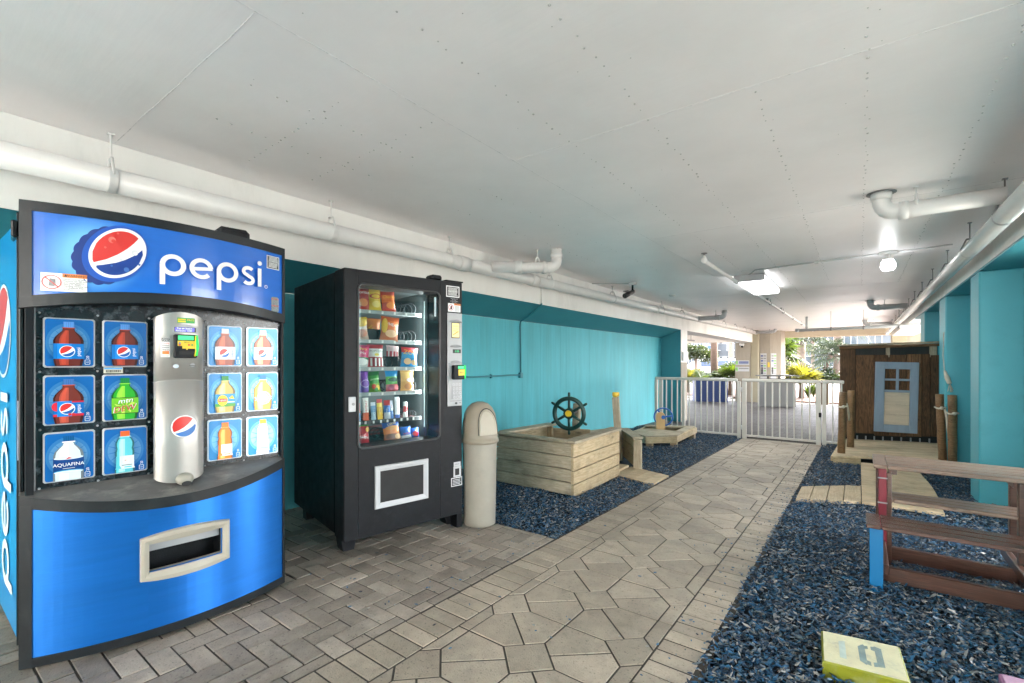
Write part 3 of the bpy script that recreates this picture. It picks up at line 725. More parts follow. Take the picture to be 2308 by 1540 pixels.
def sign_glow():
    n = M_SIGN.node_tree.nodes; l = M_SIGN.node_tree.links; p = n['Principled BSDF']; src = p.inputs['Base Color'].links[0].from_socket
    tc = n.new('ShaderNodeTexCoord'); mp = n.new('ShaderNodeMapping'); mp.inputs['Location'].default_value = (-.215/.14, 0, -1.665/.15); mp.inputs['Scale'].default_value = (1/.14, 0, 1/.15)
    l.new(tc.outputs['Object'], mp.inputs[0]); ln = n.new('ShaderNodeVectorMath'); ln.operation = 'LENGTH'; l.new(mp.outputs[0], ln.inputs[0])
    mr = n.new('ShaderNodeMapRange'); mr.interpolation_type = 'SMOOTHSTEP'; mr.inputs[1].default_value = .3; mr.inputs[2].default_value = 1.25; mr.inputs[3].default_value = .85; mr.inputs[4].default_value = 0; l.new(ln.outputs['Value'], mr.inputs[0])
    mx = n.new('ShaderNodeMix'); mx.data_type = 'RGBA'; mx.inputs['B'].default_value = (*S(120, 195, 240), 1); l.new(mr.outputs[0], mx.inputs['Factor']); l.new(src, mx.inputs['A']); l.new(mx.outputs['Result'], p.inputs['Base Color']); l.new(mx.outputs['Result'], p.inputs['Emission Color'])
sign_glow()
W = 1.010; BUL = .115
def bulge(u, b=BUL): t = u/W; return b*4*t*(1-t)
pm = thing('vending_machine', 'tall blue drink vending machine with a bowed front and twelve bottle pictures', 'vending machine', (-2.666, .314, 0), math.atan2(1.003, .117))
sgn_lo = lambda u: 1.478+.047*4*(u/W)*(1-u/W)
led = lambda u: .688-.076*4*(u/W)*(1-u/W)
def curved(name, x0, x1, lo, hi, m, off=0., th=.012, k=26, parent=pm, b=BUL):
    """a bowed strip of the front with real thickness"""
    B = MB(); vs = []; xs = [x0+(x1-x0)*i/k for i in range(k+1)]
    for x in xs:
        y = -bulge(x, b)-off
        vs += [(x, y, lo(x)), (x, y, hi(x)), (x, y+th, hi(x)), (x, y+th, lo(x))]
    fs = []
    for i in range(k):
        for q in range(4): fs.append((4*i+q, 4*i+4+q, 4*i+4+(q+1) % 4, 4*i+(q+1) % 4))
    fs += [(0, 1, 2, 3), (4*k+3, 4*k+2, 4*k+1, 4*k)]
    fs = [f[::-1] for f in fs]
    B.add(vs, fs, False)
    return B.build(name, m, parent) if name else B
def slab(name, lo_y, z0, z1, m, parent=pm, b=BUL, x0=0, x1=W, k=26):
    """horizontal bowed slab from the recess plane out to the front curve"""
    B = MB(); xs = [x0+(x1-x0)*i/k for i in range(k+1)]; vs = []
    Z0 = z0 if callable(z0) else (lambda x: z0); Z1 = z1 if callable(z1) else (lambda x: z1)
    for x in xs:
        y = -bulge(x, b)
        vs += [(x, y, Z0(x)), (x, y, Z1(x)), (x, lo_y, Z1(x)), (x, lo_y, Z0(x))]
    fs = []
    for i in range(k):
        for q in range(4): fs.append((4*i+q, 4*i+(q+1) % 4, 4*i+4+(q+1) % 4, 4*i+4+q))
    fs += [(0, 3, 2, 1), (4*k, 4*k+1, 4*k+2, 4*k+3)]
    return B.add(vs, fs).build(name, m, parent)
# cabinet and door edges
MB().prism([(.004, .132), (W-.004, .132), (W-.09, .86), (-.081, .86)], .06, 1.815, .006).build('cabinet', M_BLK, pm)
MB().box(-.0035, .0035, .03, .74, .07, 1.80).build('side_panel', M_SIDE, pm, (0, .13, 0), (0, 0, R(6.7)))
MB().box(.0, .016, .034, .128, .04, 1.855, .004).build('door_edge', M_GUN, pm); MB().box(W-.016, W, .034, .128, .04, 1.835, .004).build('door_edge', M_GUN, pm)
MB().box(-.006, .004, .136, .150, .04, 1.84, .002).build('door_seal', M_GUN, pm)
MB().box(-.022, .0, .10, .22, 1.73, 1.80, .006).build('hinge', M_GUN, pm)
MB().box(-.004, -.0005, .06, .075, .82, 1.06).build('side_sticker', mat('sticker_lilac', S(190, 200, 225), .4, 0), pm)
MB().box(.0165, W-.0165, .034, .13, .05, 1.84).build('door_core', M_BLK, pm)
# recessed selection panel
MB().box(.042, W-.017, .026, .0335, .60, 1.56).build('selection_board', M_BLKS, pm)
MB().box(.0165, .0415, -.004, .0335, .67, 1.52, .002).build('recess_jamb', M_BLK, pm); MB().box(W-.0165, W-.006, -.004, .0335, .67, 1.52, .002).build('recess_jamb', M_BLK, pm)
MB().tube([(.044, .022, .69), (.044, .022, 1.47)], .0035, 6).build('edge_wire', M_GREYP, pm)
# crown sign: gunmetal frame, blue panel, soffit
curved('sign_frame', 0, W, sgn_lo_ := (lambda u: 1.432+.047*4*(u/W)*(1-u/W)), sgn_lo, M_GUN, .006, .03)
curved('sign_frame', 0, W, lambda u: 1.822-.02*u/W, lambda u: 1.862-.02*u/W, M_GUN, .006, .03)
for x0, x1 in ((0, .036), (W-.016, W)):
    b = MB(); vs = []; 
    for x in (x0, x1):
        y = -bulge(x)-.0065
        zt_ = 1.824-.02*x/W; vs += [(x, y, 1.476), (x, y, zt_), (x, y+.04, zt_), (x, y+.04, 1.476)]
    b.add(vs, [(0,4,5,1), (1,5,6,2), (2,6,7,3), (3,7,4,0), (0,1,2,3), (4,7,6,5)])
    b.build('sign_frame', M_GUN, pm)
curved('sign_panel', .036, W-.016, lambda u: sgn_lo(u)-.002, lambda u: 1.824-.02*u/W, M_SIGN, 0, .008)
slab('sign_soffit', .0335, lambda u: sgn_lo(u)-.0475, lambda u: sgn_lo(u)-.042, M_BLK)
slab('sign_top', .13, lambda u: 1.8445-.02*u/W, lambda u: 1.8575-.02*u/W, M_GUN)
MB().box(.69, .84, .0, .10, 1.842, 1.91, .018).build('top_latch_cover', M_BLK, pm)
A = Art(lambda x: bulge(x)+.0025)
A.step = .0006
# printed glow round the bottle cap, then the crimped cap and the globe
ang = R(-32)
def capT(x, z):
    X = x*.090; Z = z*.118; c, s_ = math.cos(ang), math.sin(ang)
    return .292+X*c-Z*s_*.86, 1.682+X*s_*.86+Z*c
A.layer(M_CAPD); pts = []
NQ = 216
for i in range(NQ):
    q = 2*math.pi*i/NQ; rr = 1+.05*abs(math.sin(9*q))
    x, z = capT(1.12*rr*math.cos(q), 1.12*rr*math.sin(q)); pts.append((x-.036, z-.014))
cx_ = sum(p[0] for p in pts)/NQ; cz_ = sum(p[1] for p in pts)/NQ
A.b.add(A._p([(cx_, cz_)]+pts), [(0, i+1, (i+1) % NQ+1) for i in range(NQ)])
A.layer(M_CAPB); pts = [(x+.016, z+.008) for x, z in pts]; vsx = [(cx_+.016, cz_+.008)]+pts
pts2 = [capT(1.13*math.cos(2*math.pi*i/84), 1.13*math.sin(2*math.pi*i/84)) for i in range(84)]
A.b.add(A._p([(.295, 1.68)]+[(x-.008, z-.003) for x, z in pts2]), [(0, i+1, (i+1) % 84+1) for i in range(84)])
A.T = capT
A.ell(0, 0, 1.0, 1.0, M_WHITE, 30)
c32, s32 = math.cos(R(24)), math.sin(R(24)); A.T = lambda x, z: capT(x*c32-z*s32, x*s32+z*c32)
globe(A, 0, 0, .92, M_RED, M_WHITE, M_NAVY, rim=.04)
A.T = None
for x, z, r, c in ((.272, 1.735, .012, (232, 118, 108)), (.276, 1.731, .007, (214, 76, 68)), (.345, 1.69, .011, (214, 217, 222)), (.347, 1.688, .006, (236, 238, 241)), (.318, 1.614, .009, (74, 116, 190)), (.25, 1.70, .004, (228, 110, 100)), (.29, 1.765, .004, (228, 110, 100)), (.30, 1.655, .005, (214, 217, 222)), (.27, 1.625, .004, (74, 116, 190)), (.36, 1.64, .004, (74, 116, 190))):
    A.ell(x, z, r, r*1.1, mat('drop_%d_%d_%d' % c, S(*c), .15, 0), 12)
word_mark(A, .430, 1.606, .098, M_WHITE, gap=1.04)
A.ribbon(arc(.892, 1.612, .008, 0, 360, 14), .0022, M_WHITE); A.text('R', .892, 1.612, .010, M_WHITE)
A.build('sign_print', pm)
# stickers on the sign
A = Art(lambda x: bulge(x)+.0025, .0006)
A.rect(.060, .195, 1.505, 1.578, M_WHITE, 5); A.rect(.122, .195, 1.562, 1.578, M_ORANGE, 3); A.text('WARNING', .163, 1.570, .0135, M_INK)
A.poly([(.126, 1.5655), (.137, 1.5655), (.1315, 1.576)], M_INK)
A.ribbon(arc(.091, 1.541, .027, 0, 360, 24), .003, M_RED); A.poly([(.082, 1.526), (.098, 1.524), (.102, 1.553), (.086, 1.556)], M_GREYT); A.ribbon([(.072, 1.56), (.110, 1.522)], .003, M_RED)
for i, t_ in enumerate(('Never rock or tilt.', 'Machine can fall over', 'and cause serious', 'injury or death.', 'Vending machine will', 'not dispense free', 'product.')):
    vs_, _ = text2d(t_, .0085); wd_ = max(v[0] for v in vs_); A.text(t_, .125+wd_, 1.555-i*.0072, .0085, M_INK)
A.build('warning_sticker', pm); A = Art(lambda x: bulge(x)+.0025, .0006)
A.rect(.902, .975, 1.715, 1.785, M_WHITE, 3); A.rect(.906, .971, 1.719, 1.781, M_INK, 3)
for i in range(9): A.rect(.912, .965-random.random()*.006, 1.724+i*.0062, 1.7275+i*.0062, M_WHITE if i != 4 else M_GREYT)
A.text('CASH REWARD', .938, 1.7505, .0092, M_WHITE)
A.build('reward_sticker', pm); A = Art(lambda x: bulge(x)+.0025, .0006)
A.rrect(.928, .972, 1.485, 1.568, .012, mat('foil_sticker', (.55,.55,.56), .18, .2, 40, metal=.8))
for i, (t_, mm) in enumerate((('BALANCE', M_RED), ('IF', M_GREYT), ('EXACT', M_GREYT), ('CHANGE', M_RED), ('USE', M_GREYT), ('COINS', M_GREYT))): A.text(t_, .950, 1.556-i*.012, .0105, mm)
A.build('foil_sticker', pm)
# ledge and lower door
M_LEDGE = mat('dusty_ledge', (.10,.10,.098), .38, .3, 10, dirt=(.27,.26,.24), dirt_amt=.75, dirt_scale=7, stretch=(1,2.5,1))
lb = MB(); vs = []
for i in range(29):
    x = .002+(W-.004)*i/28; y = -bulge(x, .118)
    vs += [(x, y, led(x)-.012), (x, y, led(x)), (x, .0255, .697), (x, .0255, .68)]
fs = []
for i in range(28):
    for q in range(4): fs.append((4*i+q, 4*i+(q+1) % 4, 4*i+4+(q+1) % 4, 4*i+4+q))
lb.add(vs, fs+[(0, 3, 2, 1), (112, 113, 114, 115)]).build('ledge', M_LEDGE, pm)
BL = .118
curved('ledge_lip', 0, W, lambda u: led(u)-.048, lambda u: led(u)-.0005, M_GUN, .004, .02, b=BL)
HX0, HX1, HZ0, HZ1 = .392, .675, .292, .412
bt = lambda u: .036+0*u
curved('lower_panel', .036, HX0, bt, lambda u: led(u)-.046, M_LOWER, 0, .01, 12, b=BL)
curved('lower_panel', HX1, W-.014, bt, lambda u: led(u)-.046, M_LOWER, 0, .01, 12, b=BL)
curved('lower_panel', HX0, HX1, bt, lambda u: HZ0, M_LOWER, 0, .01, 8, b=BL)
curved('lower_panel', HX0, HX1, lambda u: HZ1, lambda u: led(u)-.046, M_LOWER, 0, .01, 8, b=BL)
curved('bottom_rail', 0, W, lambda u: .0, lambda u: .0365, M_GUN, .005, .025, b=BL)
for x0, x1 in ((0, .0358), (W-.0138, W)):
    b = MB(); vs = []
    for x in (x0, x1):
        y = -bulge(x, BL)-.005
        vs += [(x, y, .036), (x, y, .645), (x, y+.04, .645), (x, y+.04, .036)]
    b.add(vs, [(0,4,5,1), (1,5,6,2), (2,6,7,3), (3,7,4,0), (0,1,2,3), (4,7,6,5)])
    b.build('lower_stile', M_GUN, pm)
slab('bottom_pan', .13, .002, .012, M_BLK, b=BL)
# delivery port
yb = -bulge((HX0+HX1)/2, BL)
MB().use(M_BLK).add([(HX0-.01, yb+.012, HZ0-.01), (HX1+.01, yb+.012, HZ0-.01), (HX1+.01, yb+.012, HZ1+.01), (HX0-.01, yb+.012, HZ1+.01), (HX0, .02, HZ0-.05), (HX1, .02, HZ0-.05), (HX1, .02, HZ1), (HX0, .02, HZ1)], [(0,4,5,1), (1,5,6,2), (2,6,7,3), (3,7,4,0), (4,7,6,5)]).build('delivery_chute', M_DARK, pm)
def port_frame(x0, x1, z0, z1, wd, yo, bow, name, m, parent, warp, k=12, depth=.035):
    xs = [x0+(x1-x0)*i/k for i in range(k+1)]; f = lambda x: bow*4*((x-x0)/(x1-x0))*(1-(x-x0)/(x1-x0))
    b = MB(); outer = [(x, z0-f(x)) for x in xs]+[(x, z1+f(x)) for x in xs[::-1]]
    ix = [x0+wd+(x1-x0-2*wd)*i/k for i in range(k+1)]; inner = [(x, z0+wd) for x in ix]+[(x, z1-wd) for x in ix[::-1]]
    n = len(outer); vs = []
    for (x, z), (p, q) in zip(outer, inner):
        mx, mz = x+(p-x)*.45, z+(q-z)*.45
        vs += [(x, warp(x)-.002, z), (x+(p-x)*.1, warp(x)-yo, z+(q-z)*.1), (mx, warp(mx)-yo, mz), (p, warp(p)-yo*.4, q), (p, warp(p)+depth, q)]
    fs = []
    for i in range(n):
        j = (i+1) % n
        for t in range(4): fs.append((5*i+t, 5*j+t, 5*j+t+1, 5*i+t+1))
    return b.add(vs, fs).build(name, m, parent)
port_frame(.362, .712, .258, .446, .032, .018, .018, 'delivery_frame', mat('aged_plastic', S(168, 163, 150), .4, .08, 8), pm, lambda x: -bulge(x, BL))
MB().box(HX0, HX1, -.075, -.067, HZ1-.042, HZ1-.002, .002).build('delivery_flap', M_GREYP, pm)
for x in (.06, .45, .93): MB().box(x-.03, x+.03, .15, .22, 0, .06, .004).build('foot', M_BLK, pm)
# coin column: a half-round satin column with a domed top
M_SATIN = mat('satin_metal', (.38,.37,.355), .38, .03, 4, metal=.55, bump=.04, bscale=1., bstretch=(200, 3, 3))
C0, C1 = .424, .620; cb_ = lambda x: .024+.052*math.sqrt(max(0, 1-((x-.522)/.098)**2))*.9
ctop = lambda x: 1.405+.045*math.sqrt(max(0, 1-((x-.522)/.1)**2)); cbot = lambda x: .690-.034*math.sqrt(max(0, 1-((x-.522)/.1)**2))
B = MB(); k = 24; vs = []; xs = [.522-.098*math.cos(math.pi*i/k) for i in range(k+1)]
zs = [(0., 'b'), (.2, ''), (.60, ''), (.603, 'g'), (.606, ''), (.9, ''), (1., 't')]
for x in xs:
    for f, g in zs:
        vs.append((x, -cb_(x)+(.004 if g == 'g' else 0), cbot(x)+(ctop(x)-cbot(x))*f))
n_ = len(zs); fs = []
for i in range(k):
    for j in range(n_-1): fs.append((i*n_+j, (i+1)*n_+j, (i+1)*n_+j+1, i*n_+j+1))
B.add(vs, fs, True); o0 = len(B.v); top = [(x, -cb_(x), ctop(x)) for x in xs]; B.add(top+[(x, .026, ctop(x)) for x in xs], [(i, i+1, k+2+i, k+1+i) for i in range(k)])
B.add([(x, -cb_(x), cbot(x)) for x in xs]+[(x, .026, cbot(x)) for x in xs], [(i+1, i, k+1+i, k+2+i) for i in range(k)])
B.build('coin_column', M_SATIN, pm)
A = Art(lambda x: .081, .0006)
A.T = None
aw = lambda x: cb_(x)+.0016
A.warp = aw
gb = (0, 0)
A.rect(.505, .575, 1.400, 1.424, mat('sticker_green', S(30, 165, 70), .4, 0), 4); A.text('PAYS', .558, 1.415, .013, mat('sticker_yellow', S(230, 205, 40), .4, 0)); A.rect(.507, .538, 1.403, 1.410, MATS['sticker_yellow'], 3); A.rect(.507, .538, 1.413, 1.419, MATS['sticker_yellow'], 3)
A.build('pays_sticker', pm); A = Art(aw, .0006)
pts = [(.486, 1.357), (.486, 1.382), (.505, 1.392), (.54, 1.395), (.575, 1.392), (.592, 1.382), (.592, 1.357), (.575, 1.352), (.5, 1.352)]
A.strip([.486+.106*i/8 for i in range(9)], lambda x: 1.354, lambda x: 1.379+.014*math.sin(math.pi*(x-.486)/.106), M_GREYP)
A.rect(.494, .580, 1.358, 1.380, M_INK, 6); A.rect(.496, .574, 1.360, 1.378, emat('lcd_violet', S(104, 100, 214), .55), 6)
LC = emat('lcd_text', (.8,.9,1), .8)
A.text('Tap or Insert', .533, 1.3735, .0115, LC); A.text('Amount  2.00', .531, 1.3635, .0115, LC)
A.build('display', pm); A = Art(aw, .0006)
A.rect(.446, .478, 1.240, 1.330, M_WHITE, 3); A.rect(.447, .477, 1.310, 1.329, M_INK, 3); A.text('CREDIT', .462, 1.323, .0085, M_WHITE); A.text('CARD', .462, 1.3145, .011, M_WHITE)
A.text('SWIPE', .462, 1.302, .010, M_RED); A.rect(.449, .475, 1.290, 1.294, M_GREYT, 2); A.rect(.449, .475, 1.282, 1.286, M_GREYT, 2); A.text('PRESS', .462, 1.274, .0115, M_INK); A.rect(.450, .474, 1.253, 1.268, M_ORANGE, 3); A.rect(.449, .473, 1.244, 1.247, M_GREYT, 2)
A.build('card_sticker', pm); A = Art(aw, .0006)
A.ell(.5, 1.198, .0125, .0105, M_GREYP, 14); A.ell(.5, 1.198, .0105, .0085, mat('button_white', S(205, 215, 230), .3, 0), 14)
A.build('return_button', pm); A = Art(aw, .0006)
A.ell(.566, 1.203, .011, .009, M_GREYP, 12); A.rect(.553, .578, 1.1985, 1.2015, M_INK, 3)
A.build('coin_slot', pm); A = Art(aw, .0006)
globe(A, .533, .916, .052, M_RED, M_WHITE, mat('print_globe_blue', S(40, 110, 185), .35, 0))
A.build('logo_print', pm)
bv = thing_bv = MB(); bv.box(.490, .580, -.092, -.068, 1.236, 1.345, .004); o = bv.build('bill_validator', M_BLK, pm)
A = Art(lambda x: .0925, .0008); A.rect(.504, .565, 1.320, 1.340, emat('led_green', S(60, 220, 130), .75)); A.rect(.502, .570, 1.292, 1.316, mat('validator_yellow', S(232, 196, 40), .4, 0)); A.rect(.52, .570, 1.280, 1.292, MATS['validator_yellow'])
A.ell(.510, 1.305, .004, .004, M_SIDE, 8); A.ell(.510, 1.297, .004, .004, M_RED, 8); A.ell(.545, 1.297, .004, .004, M_RED, 8); A.ell(.558, 1.297, .004, .004, MATS['sticker_green'], 8); A.text('BILLS', .537, 1.309, .009, M_INK)
A.rect(.506, .566, 1.252, 1.268, M_DARK); A.ell(.537, 1.277, .003, .003, MATS['validator_yellow'], 6)
A.build('validator_print', o)
MB().tube([(.575, -.093, 1.248), (.578, -.097, 1.29), (.576, -.094, 1.342)], [.005, .007, .005], 8).build('bezel_glow', emat('led_green_edge', S(40, 230, 90), 1.1), o)
MB().tube([(.569, -.0935, 1.244), (.573, -.097, 1.27), (.572, -.096, 1.34)], .0035, 6).build('bezel', MATS['validator_yellow'], o)
B = MB(); B.sphere((.533, -.078, .672), .036, 18, 10, .8); B.build('coin_cup', mat('cup_plastic', S(150, 148, 138), .35, .05, 8), pm)
MB().disc((.533, -.115, .656), .02, 'y', 16, .012).build('cup_mouth', M_DARK, pm)
A = Art(lambda x: -.0255, .0006); A.rect(.256, .322, 1.168, 1.194, mat('sticker_cream', S(205, 205, 190), .5, 0)); A.rect(.258, .320, 1.186, 1.192, M_GLOWB)
x_ = .264
while x_ < .312: q = random.choice((.0012, .002, .003)); A.rect(x_, x_+q, 1.172, 1.182, M_INK); x_ += q+random.choice((.0015, .002, .0028))
A.build('barcode_label', pm)
b = MB().use(M_GREYP)
for x in (.058, .237, .415, .64, .813, .99):
    for z in (1.42, 1.178, .94, .70):
        b.lathe([(.005, -.002), (.005, .002), (.0025, .003)], 8, (x, z, 0)) if False else b.tube([(x+random.uniform(-.004,.004), .0262, z), (x, .0235, z)], .0045, 8)
o = b.build('rivet', M_GREYP, pm); o['kind'] = 'stuff'
# ---- bottle pictures
def lit(nm, rgb, e): return mat('lit_%s_%d' % (nm, int(e*100)), S(*rgb), .25, 0, emit=e*L0)
BOTTLES = {'cola': dict(body=(98,36,28), hi=(168,64,46), cap=(90,150,220), lab=(16,110,190)), 'cherry': dict(body=(112,42,32), hi=(180,76,58), cap=(70,120,190), lab=(16,104,186)),
 'diet': dict(body=(140,58,40), hi=(190,92,64), cap=(215,220,225), lab=(205,212,216)), 'zero': dict(body=(150,74,48), hi=(215,150,110), cap=(240,242,245), lab=(240,244,246)),
 'citrus': dict(body=(40,165,40), hi=(140,215,60), cap=(20,130,60), lab=(110,190,40)), 'tea': dict(body=(190,165,85), hi=(226,206,140), cap=(20,140,60), lab=(30,140,190)),
 'orange': dict(body=(248,190,70), hi=(255,225,140), cap=(20,120,190), lab=(252,235,190)), 'water': dict(body=(205,225,238), hi=(240,248,252), cap=(20,90,150), lab=(16,60,125)),
 'frost': dict(body=(90,190,205), hi=(160,225,230), cap=(240,110,50), lab=(215,232,236)), 'sport_orange': dict(body=(245,125,20), hi=(255,175,90), cap=(245,130,40), lab=(240,240,240)), 'clear': dict(body=(225,242,246), hi=(252,255,255), cap=(255,190,60), lab=(170,205,215))}
def picture(kind, x0, x1, z0, z1, e):
    f = MB(); fr = .0024
    port = thing_ = None
    holder = MB(); holder.box(x0-fr, x1+fr, .008, .0259, z0-fr, z1+fr, .006)
    rimm = lit('rim', (215, 225, 235), max(.0, e*1.3-.12)) if e > .2 else M_LGREY
    o = holder.build('selection_button', rimm, pm)
    A = Art(lambda x: -.0075, .0005)
    bgc = (16, 96, 170) if e < .35 else (24, 130, 196)
    A.rrect(x0+.003, x1-.003, z0+.003, z1-.003, .010, lit('panel', bgc, e))
    cx = (x0+x1)/2-.004; h = z1-z0; w_ = x1-x0; D = BOTTLES[kind]
    g1 = tuple(min(255, int(c*.7+70+60*e)) for c in bgc); A.ell(cx, z0+h*.5, w_*.44, h*.40, lit('glow1', tuple(int((p+q)/2) for p, q in zip(bgc, g1)), e)); A.ell(cx, z0+h*.5, w_*.38, h*.33, lit('glow2', g1, e))
    for i in range(14):
        q = R(i*360/14+7); A.poly([(cx+w_*.2*math.cos(q-.06), z0+h*.5+h*.2*math.sin(q-.06)), (cx+w_*.2*math.cos(q+.06), z0+h*.5+h*.2*math.sin(q+.06)), (cx+w_*.46*math.cos(q), z0+h*.5+h*.45*math.sin(q))], lit('glow1', tuple(int((p+q2)/2) for p, q2 in zip(bgc, g1)), e))
    sport = kind in ('frost', 'sport_orange', 'clear')
    zt = z1-.012; zb = z0+.004; H_ = zt-zb
    if sport: prof = [(0, .23), (.10, .22), (.13, .20), (.40, .20), (.43, .215), (.46, .20), (.50, .215), (.53, .20), (.57, .19), (.60, .21), (.72, .21), (.80, .165), (.83, .11), (.86, .11)]
    else: prof = [(0, .265), (.10, .29), (.16, .30), (.50, .30), (.58, .30), (.66, .26), (.74, .18), (.80, .115), (.83, .10), (.86, .11)]
    if kind == 'water': prof = [(0, .30), (.5, .30), (.62, .29), (.72, .2), (.80, .11), (.86, .10)]
    ws = lambda t: float(np.interp(t, [p[0] for p in prof], [p[1] for p in prof]))*w_
    def band(t0, t1, c, nm, s0=-1., s1=1., n=12):
        ts = [t0+(t1-t0)*i/n for i in range(n+1)]
        A.layer(lit(nm, c, e)); vs = []; fs = []
        for t in ts: vs += [(cx+ws(t)*s0, zb+H_*t), (cx+ws(t)*s1, zb+H_*t)]
        for i in range(n): fs.append((2*i, 2*i+1, 2*i+3, 2*i+2))
        A.b.add(A._p(vs), fs)
    dk = tuple(int(c*.55) for c in D['body'])
    band(0, .86, dk, kind+'_edge'); band(0, .85, D['body'], kind+'_body', -.86, .80); band(.02, .80, D['hi'], kind+'_hi', -.62, .0); band(.03, .8, tuple(min(255, int(c*1.12)) for c in D['hi']), kind+'_hi2', -.5, -.2)
    A.rect(cx-.105*w_, cx+.105*w_, zb+H_*.865, zb+H_*.99, lit(kind+'_cap', D['cap'], e)); A.rect(cx-.13*w_, cx+.13*w_, zb+H_*.845, zb+H_*.865, lit(kind+'_neck', D['hi'], e))
    for i in range(5): A.rect(cx-.10*w_+i*.045*w_, cx-.09*w_+i*.045*w_, zb+H_*.872, zb+H_*.98, lit(kind+'_cap2', tuple(int(c*.8) for c in D['cap']), e))
    wht = lit('white', (240, 244, 246), e); red = lit('red', (205, 50, 48), e); nav = lit('navy', (20, 60, 140), e); blu = lit('logo_blue', (20, 90, 170), e)
    la, lb = (.16, .50); zm = zb+H_*.33
    if sport:
        band(.09, .40, D['lab'], kind+'_lab', -1, 1.02); band(.09, .40, D['body'], kind+'_sw', -1, -.62)
        A.poly([(cx-.2*w_, zb+H_*.10), (cx-.08*w_, zb+H_*.10), (cx-.2*w_, zb+H_*.33)], lit(kind+'_body', D['body'], e))
        A.ell(cx+.02*w_, zb+H_*.29, .07*w_, .075*h, wht, 14); A.poly([(cx+.0*w_, zb+H_*.245), (cx+.035*w_, zb+H_*.29), (cx+.015*w_, zb+H_*.29), (cx+.05*w_, zb+H_*.34), (cx+.0*w_, zb+H_*.295), (cx+.02*w_, zb+H_*.295)], lit('bolt', (235, 120, 30), e))
        A.text('G', cx-.015*w_, zb+H_*.295, .05*h, lit('ink', (30, 34, 40), e)); A.rect(cx-.08*w_, cx+.16*w_, zb+H_*.17, zb+H_*.19, lit('greytext', (120, 125, 130), e)); A.rect(cx-.02*w_, cx+.15*w_, zb+H_*.12, zb+H_*.145, lit(kind+'_body', D['body'], e))
    elif kind == 'water':
        band(.20, .50, D['lab'], 'water_lab', -1, 1); A.ell(cx, zb+H_*.50, .29*w_, .035*h, lit('water_body', D['body'], e)); A.ell(cx, zb+H_*.20, .29*w_, .03*h, lit('water_sw', (60, 165, 205), e)); A.ell(cx, zb+H_*.185, .285*w_, .028*h, lit('water_body', D['body'], e))
        A.poly([(cx-.07*w_, zb+H_*.47), (cx+.08*w_, zb+H_*.485), (cx, zb+H_*.515)], red); A.text('AQUAFINA', cx, zb+H_*.345, .125*w_, wht, sx=.98); A.rect(cx-.12*w_, cx+.12*w_, zb+H_*.265, zb+H_*.272, wht)
    elif kind == 'citrus':
        band(.14, .53, (36, 60, 30), 'citrus_line', -1, 1.02); band(.155, .515, D['lab'], 'citrus_lab', -1, 1.02); lg = lit('citrus_lt', (190, 225, 90), e)
        for k_ in range(7): q = R(20+k_*46); A.poly([(cx+.05*w_*math.cos(q), zb+H_*.32), (cx+.26*w_*math.cos(q), zb+H_*.32+.16*h*math.sin(q)), (cx+.2*w_*math.cos(q+.3), zb+H_*.32+.15*h*math.sin(q+.3))], lg)
        dkc = lit('citrus_dk', (14, 70, 34), e)
        A.text('mtn', cx+.02*w_, zb+H_*.44, .19*w_, dkc, 8, 1.2, .3); A.text('mtn', cx+.015*w_, zb+H_*.445, .19*w_, wht, 8, 1.15, .3)
        A.text('DEW', cx+.0*w_, zb+H_*.27, .23*w_, wht, 10, 1.02, .3); A.text('DEW', cx+.0*w_, zb+H_*.27, .225*w_, red, 10, .98, .3)
    elif kind == 'tea':
        band(.16, .50, D['lab'], 'tea_lab', -1, 1); band(.16, .24, (60, 150, 50), 'tea_gr', -1, 1); A.ell(cx-.08*w_, zb+H_*.33, .15*w_, .13*h, lit('tea_y', (245, 200, 40), e), 16); A.rrect(cx-.2*w_, cx+.05*w_, zb+H_*.29, zb+H_*.375, .004, red); A.text('Lipton', cx-.075*w_, zb+H_*.333, .085*w_, wht)
        A.poly([(cx+.10*w_, zb+H_*.38), (cx+.2*w_, zb+H_*.46), (cx+.27*w_, zb+H_*.36)], lit('tea_y', (245, 200, 40), e)); A.rect(cx+.06*w_, cx+.27*w_, zb+H_*.27, zb+H_*.29, wht)
    elif kind == 'orange':
        A.ribbon(arc(cx+.02*w_, zb+H_*.34, .21*w_, 0, 360, 24), .03*w_, wht); A.ell(cx+.02*w_, zb+H_*.34, .17*w_, .17*w_, lit('orange_in', (255, 232, 170), e)); A.text('Sunkist', cx, zb+H_*.34, .185*w_, wht, 4, 1.06); A.text('Sunkist', cx, zb+H_*.34, .18*w_, nav, 4, 1.0)
    else:
        band(la, lb, D['lab'], kind+'_lab', -1, 1.0)
        if kind == 'cherry':
            band(la, la+.05, (205, 40, 60), 'cherry_bd', -1, 1); A.ell(cx-.24*w_, zb+H_*.38, .09*w_, .09*h, lit('cherry_rd', (205, 40, 60), e), 12); band(lb-.035, lb, (205, 40, 60), 'cherry_bd', .2, 1)
        lc = lit('lab_lt', tuple(min(255, int(c*1.15+12)) for c in D['lab']), e); band(la, lb, tuple(min(255, int(c*1.1+10)) for c in D['lab']), kind+'_lab2', -.75, .2)
        globe(A, cx-.03*w_, zm, .155*w_, red, wht, blu)
        A.text('pepsi', cx+.205*w_, zm-.01*h, .115*w_, blu if kind in ('diet', 'zero') else wht, 90)
        if kind == 'cherry':
            for k_ in (0, .07): A.ell(cx+.02*w_+k_*w_, zm-.12*h, .035*w_, .035*w_, red, 10)
            A.ribbon([(cx+.04*w_, zm-.1*h), (cx+.11*w_, zm+.0*h)], .008*w_, lit('stalk', (40, 110, 40), e))
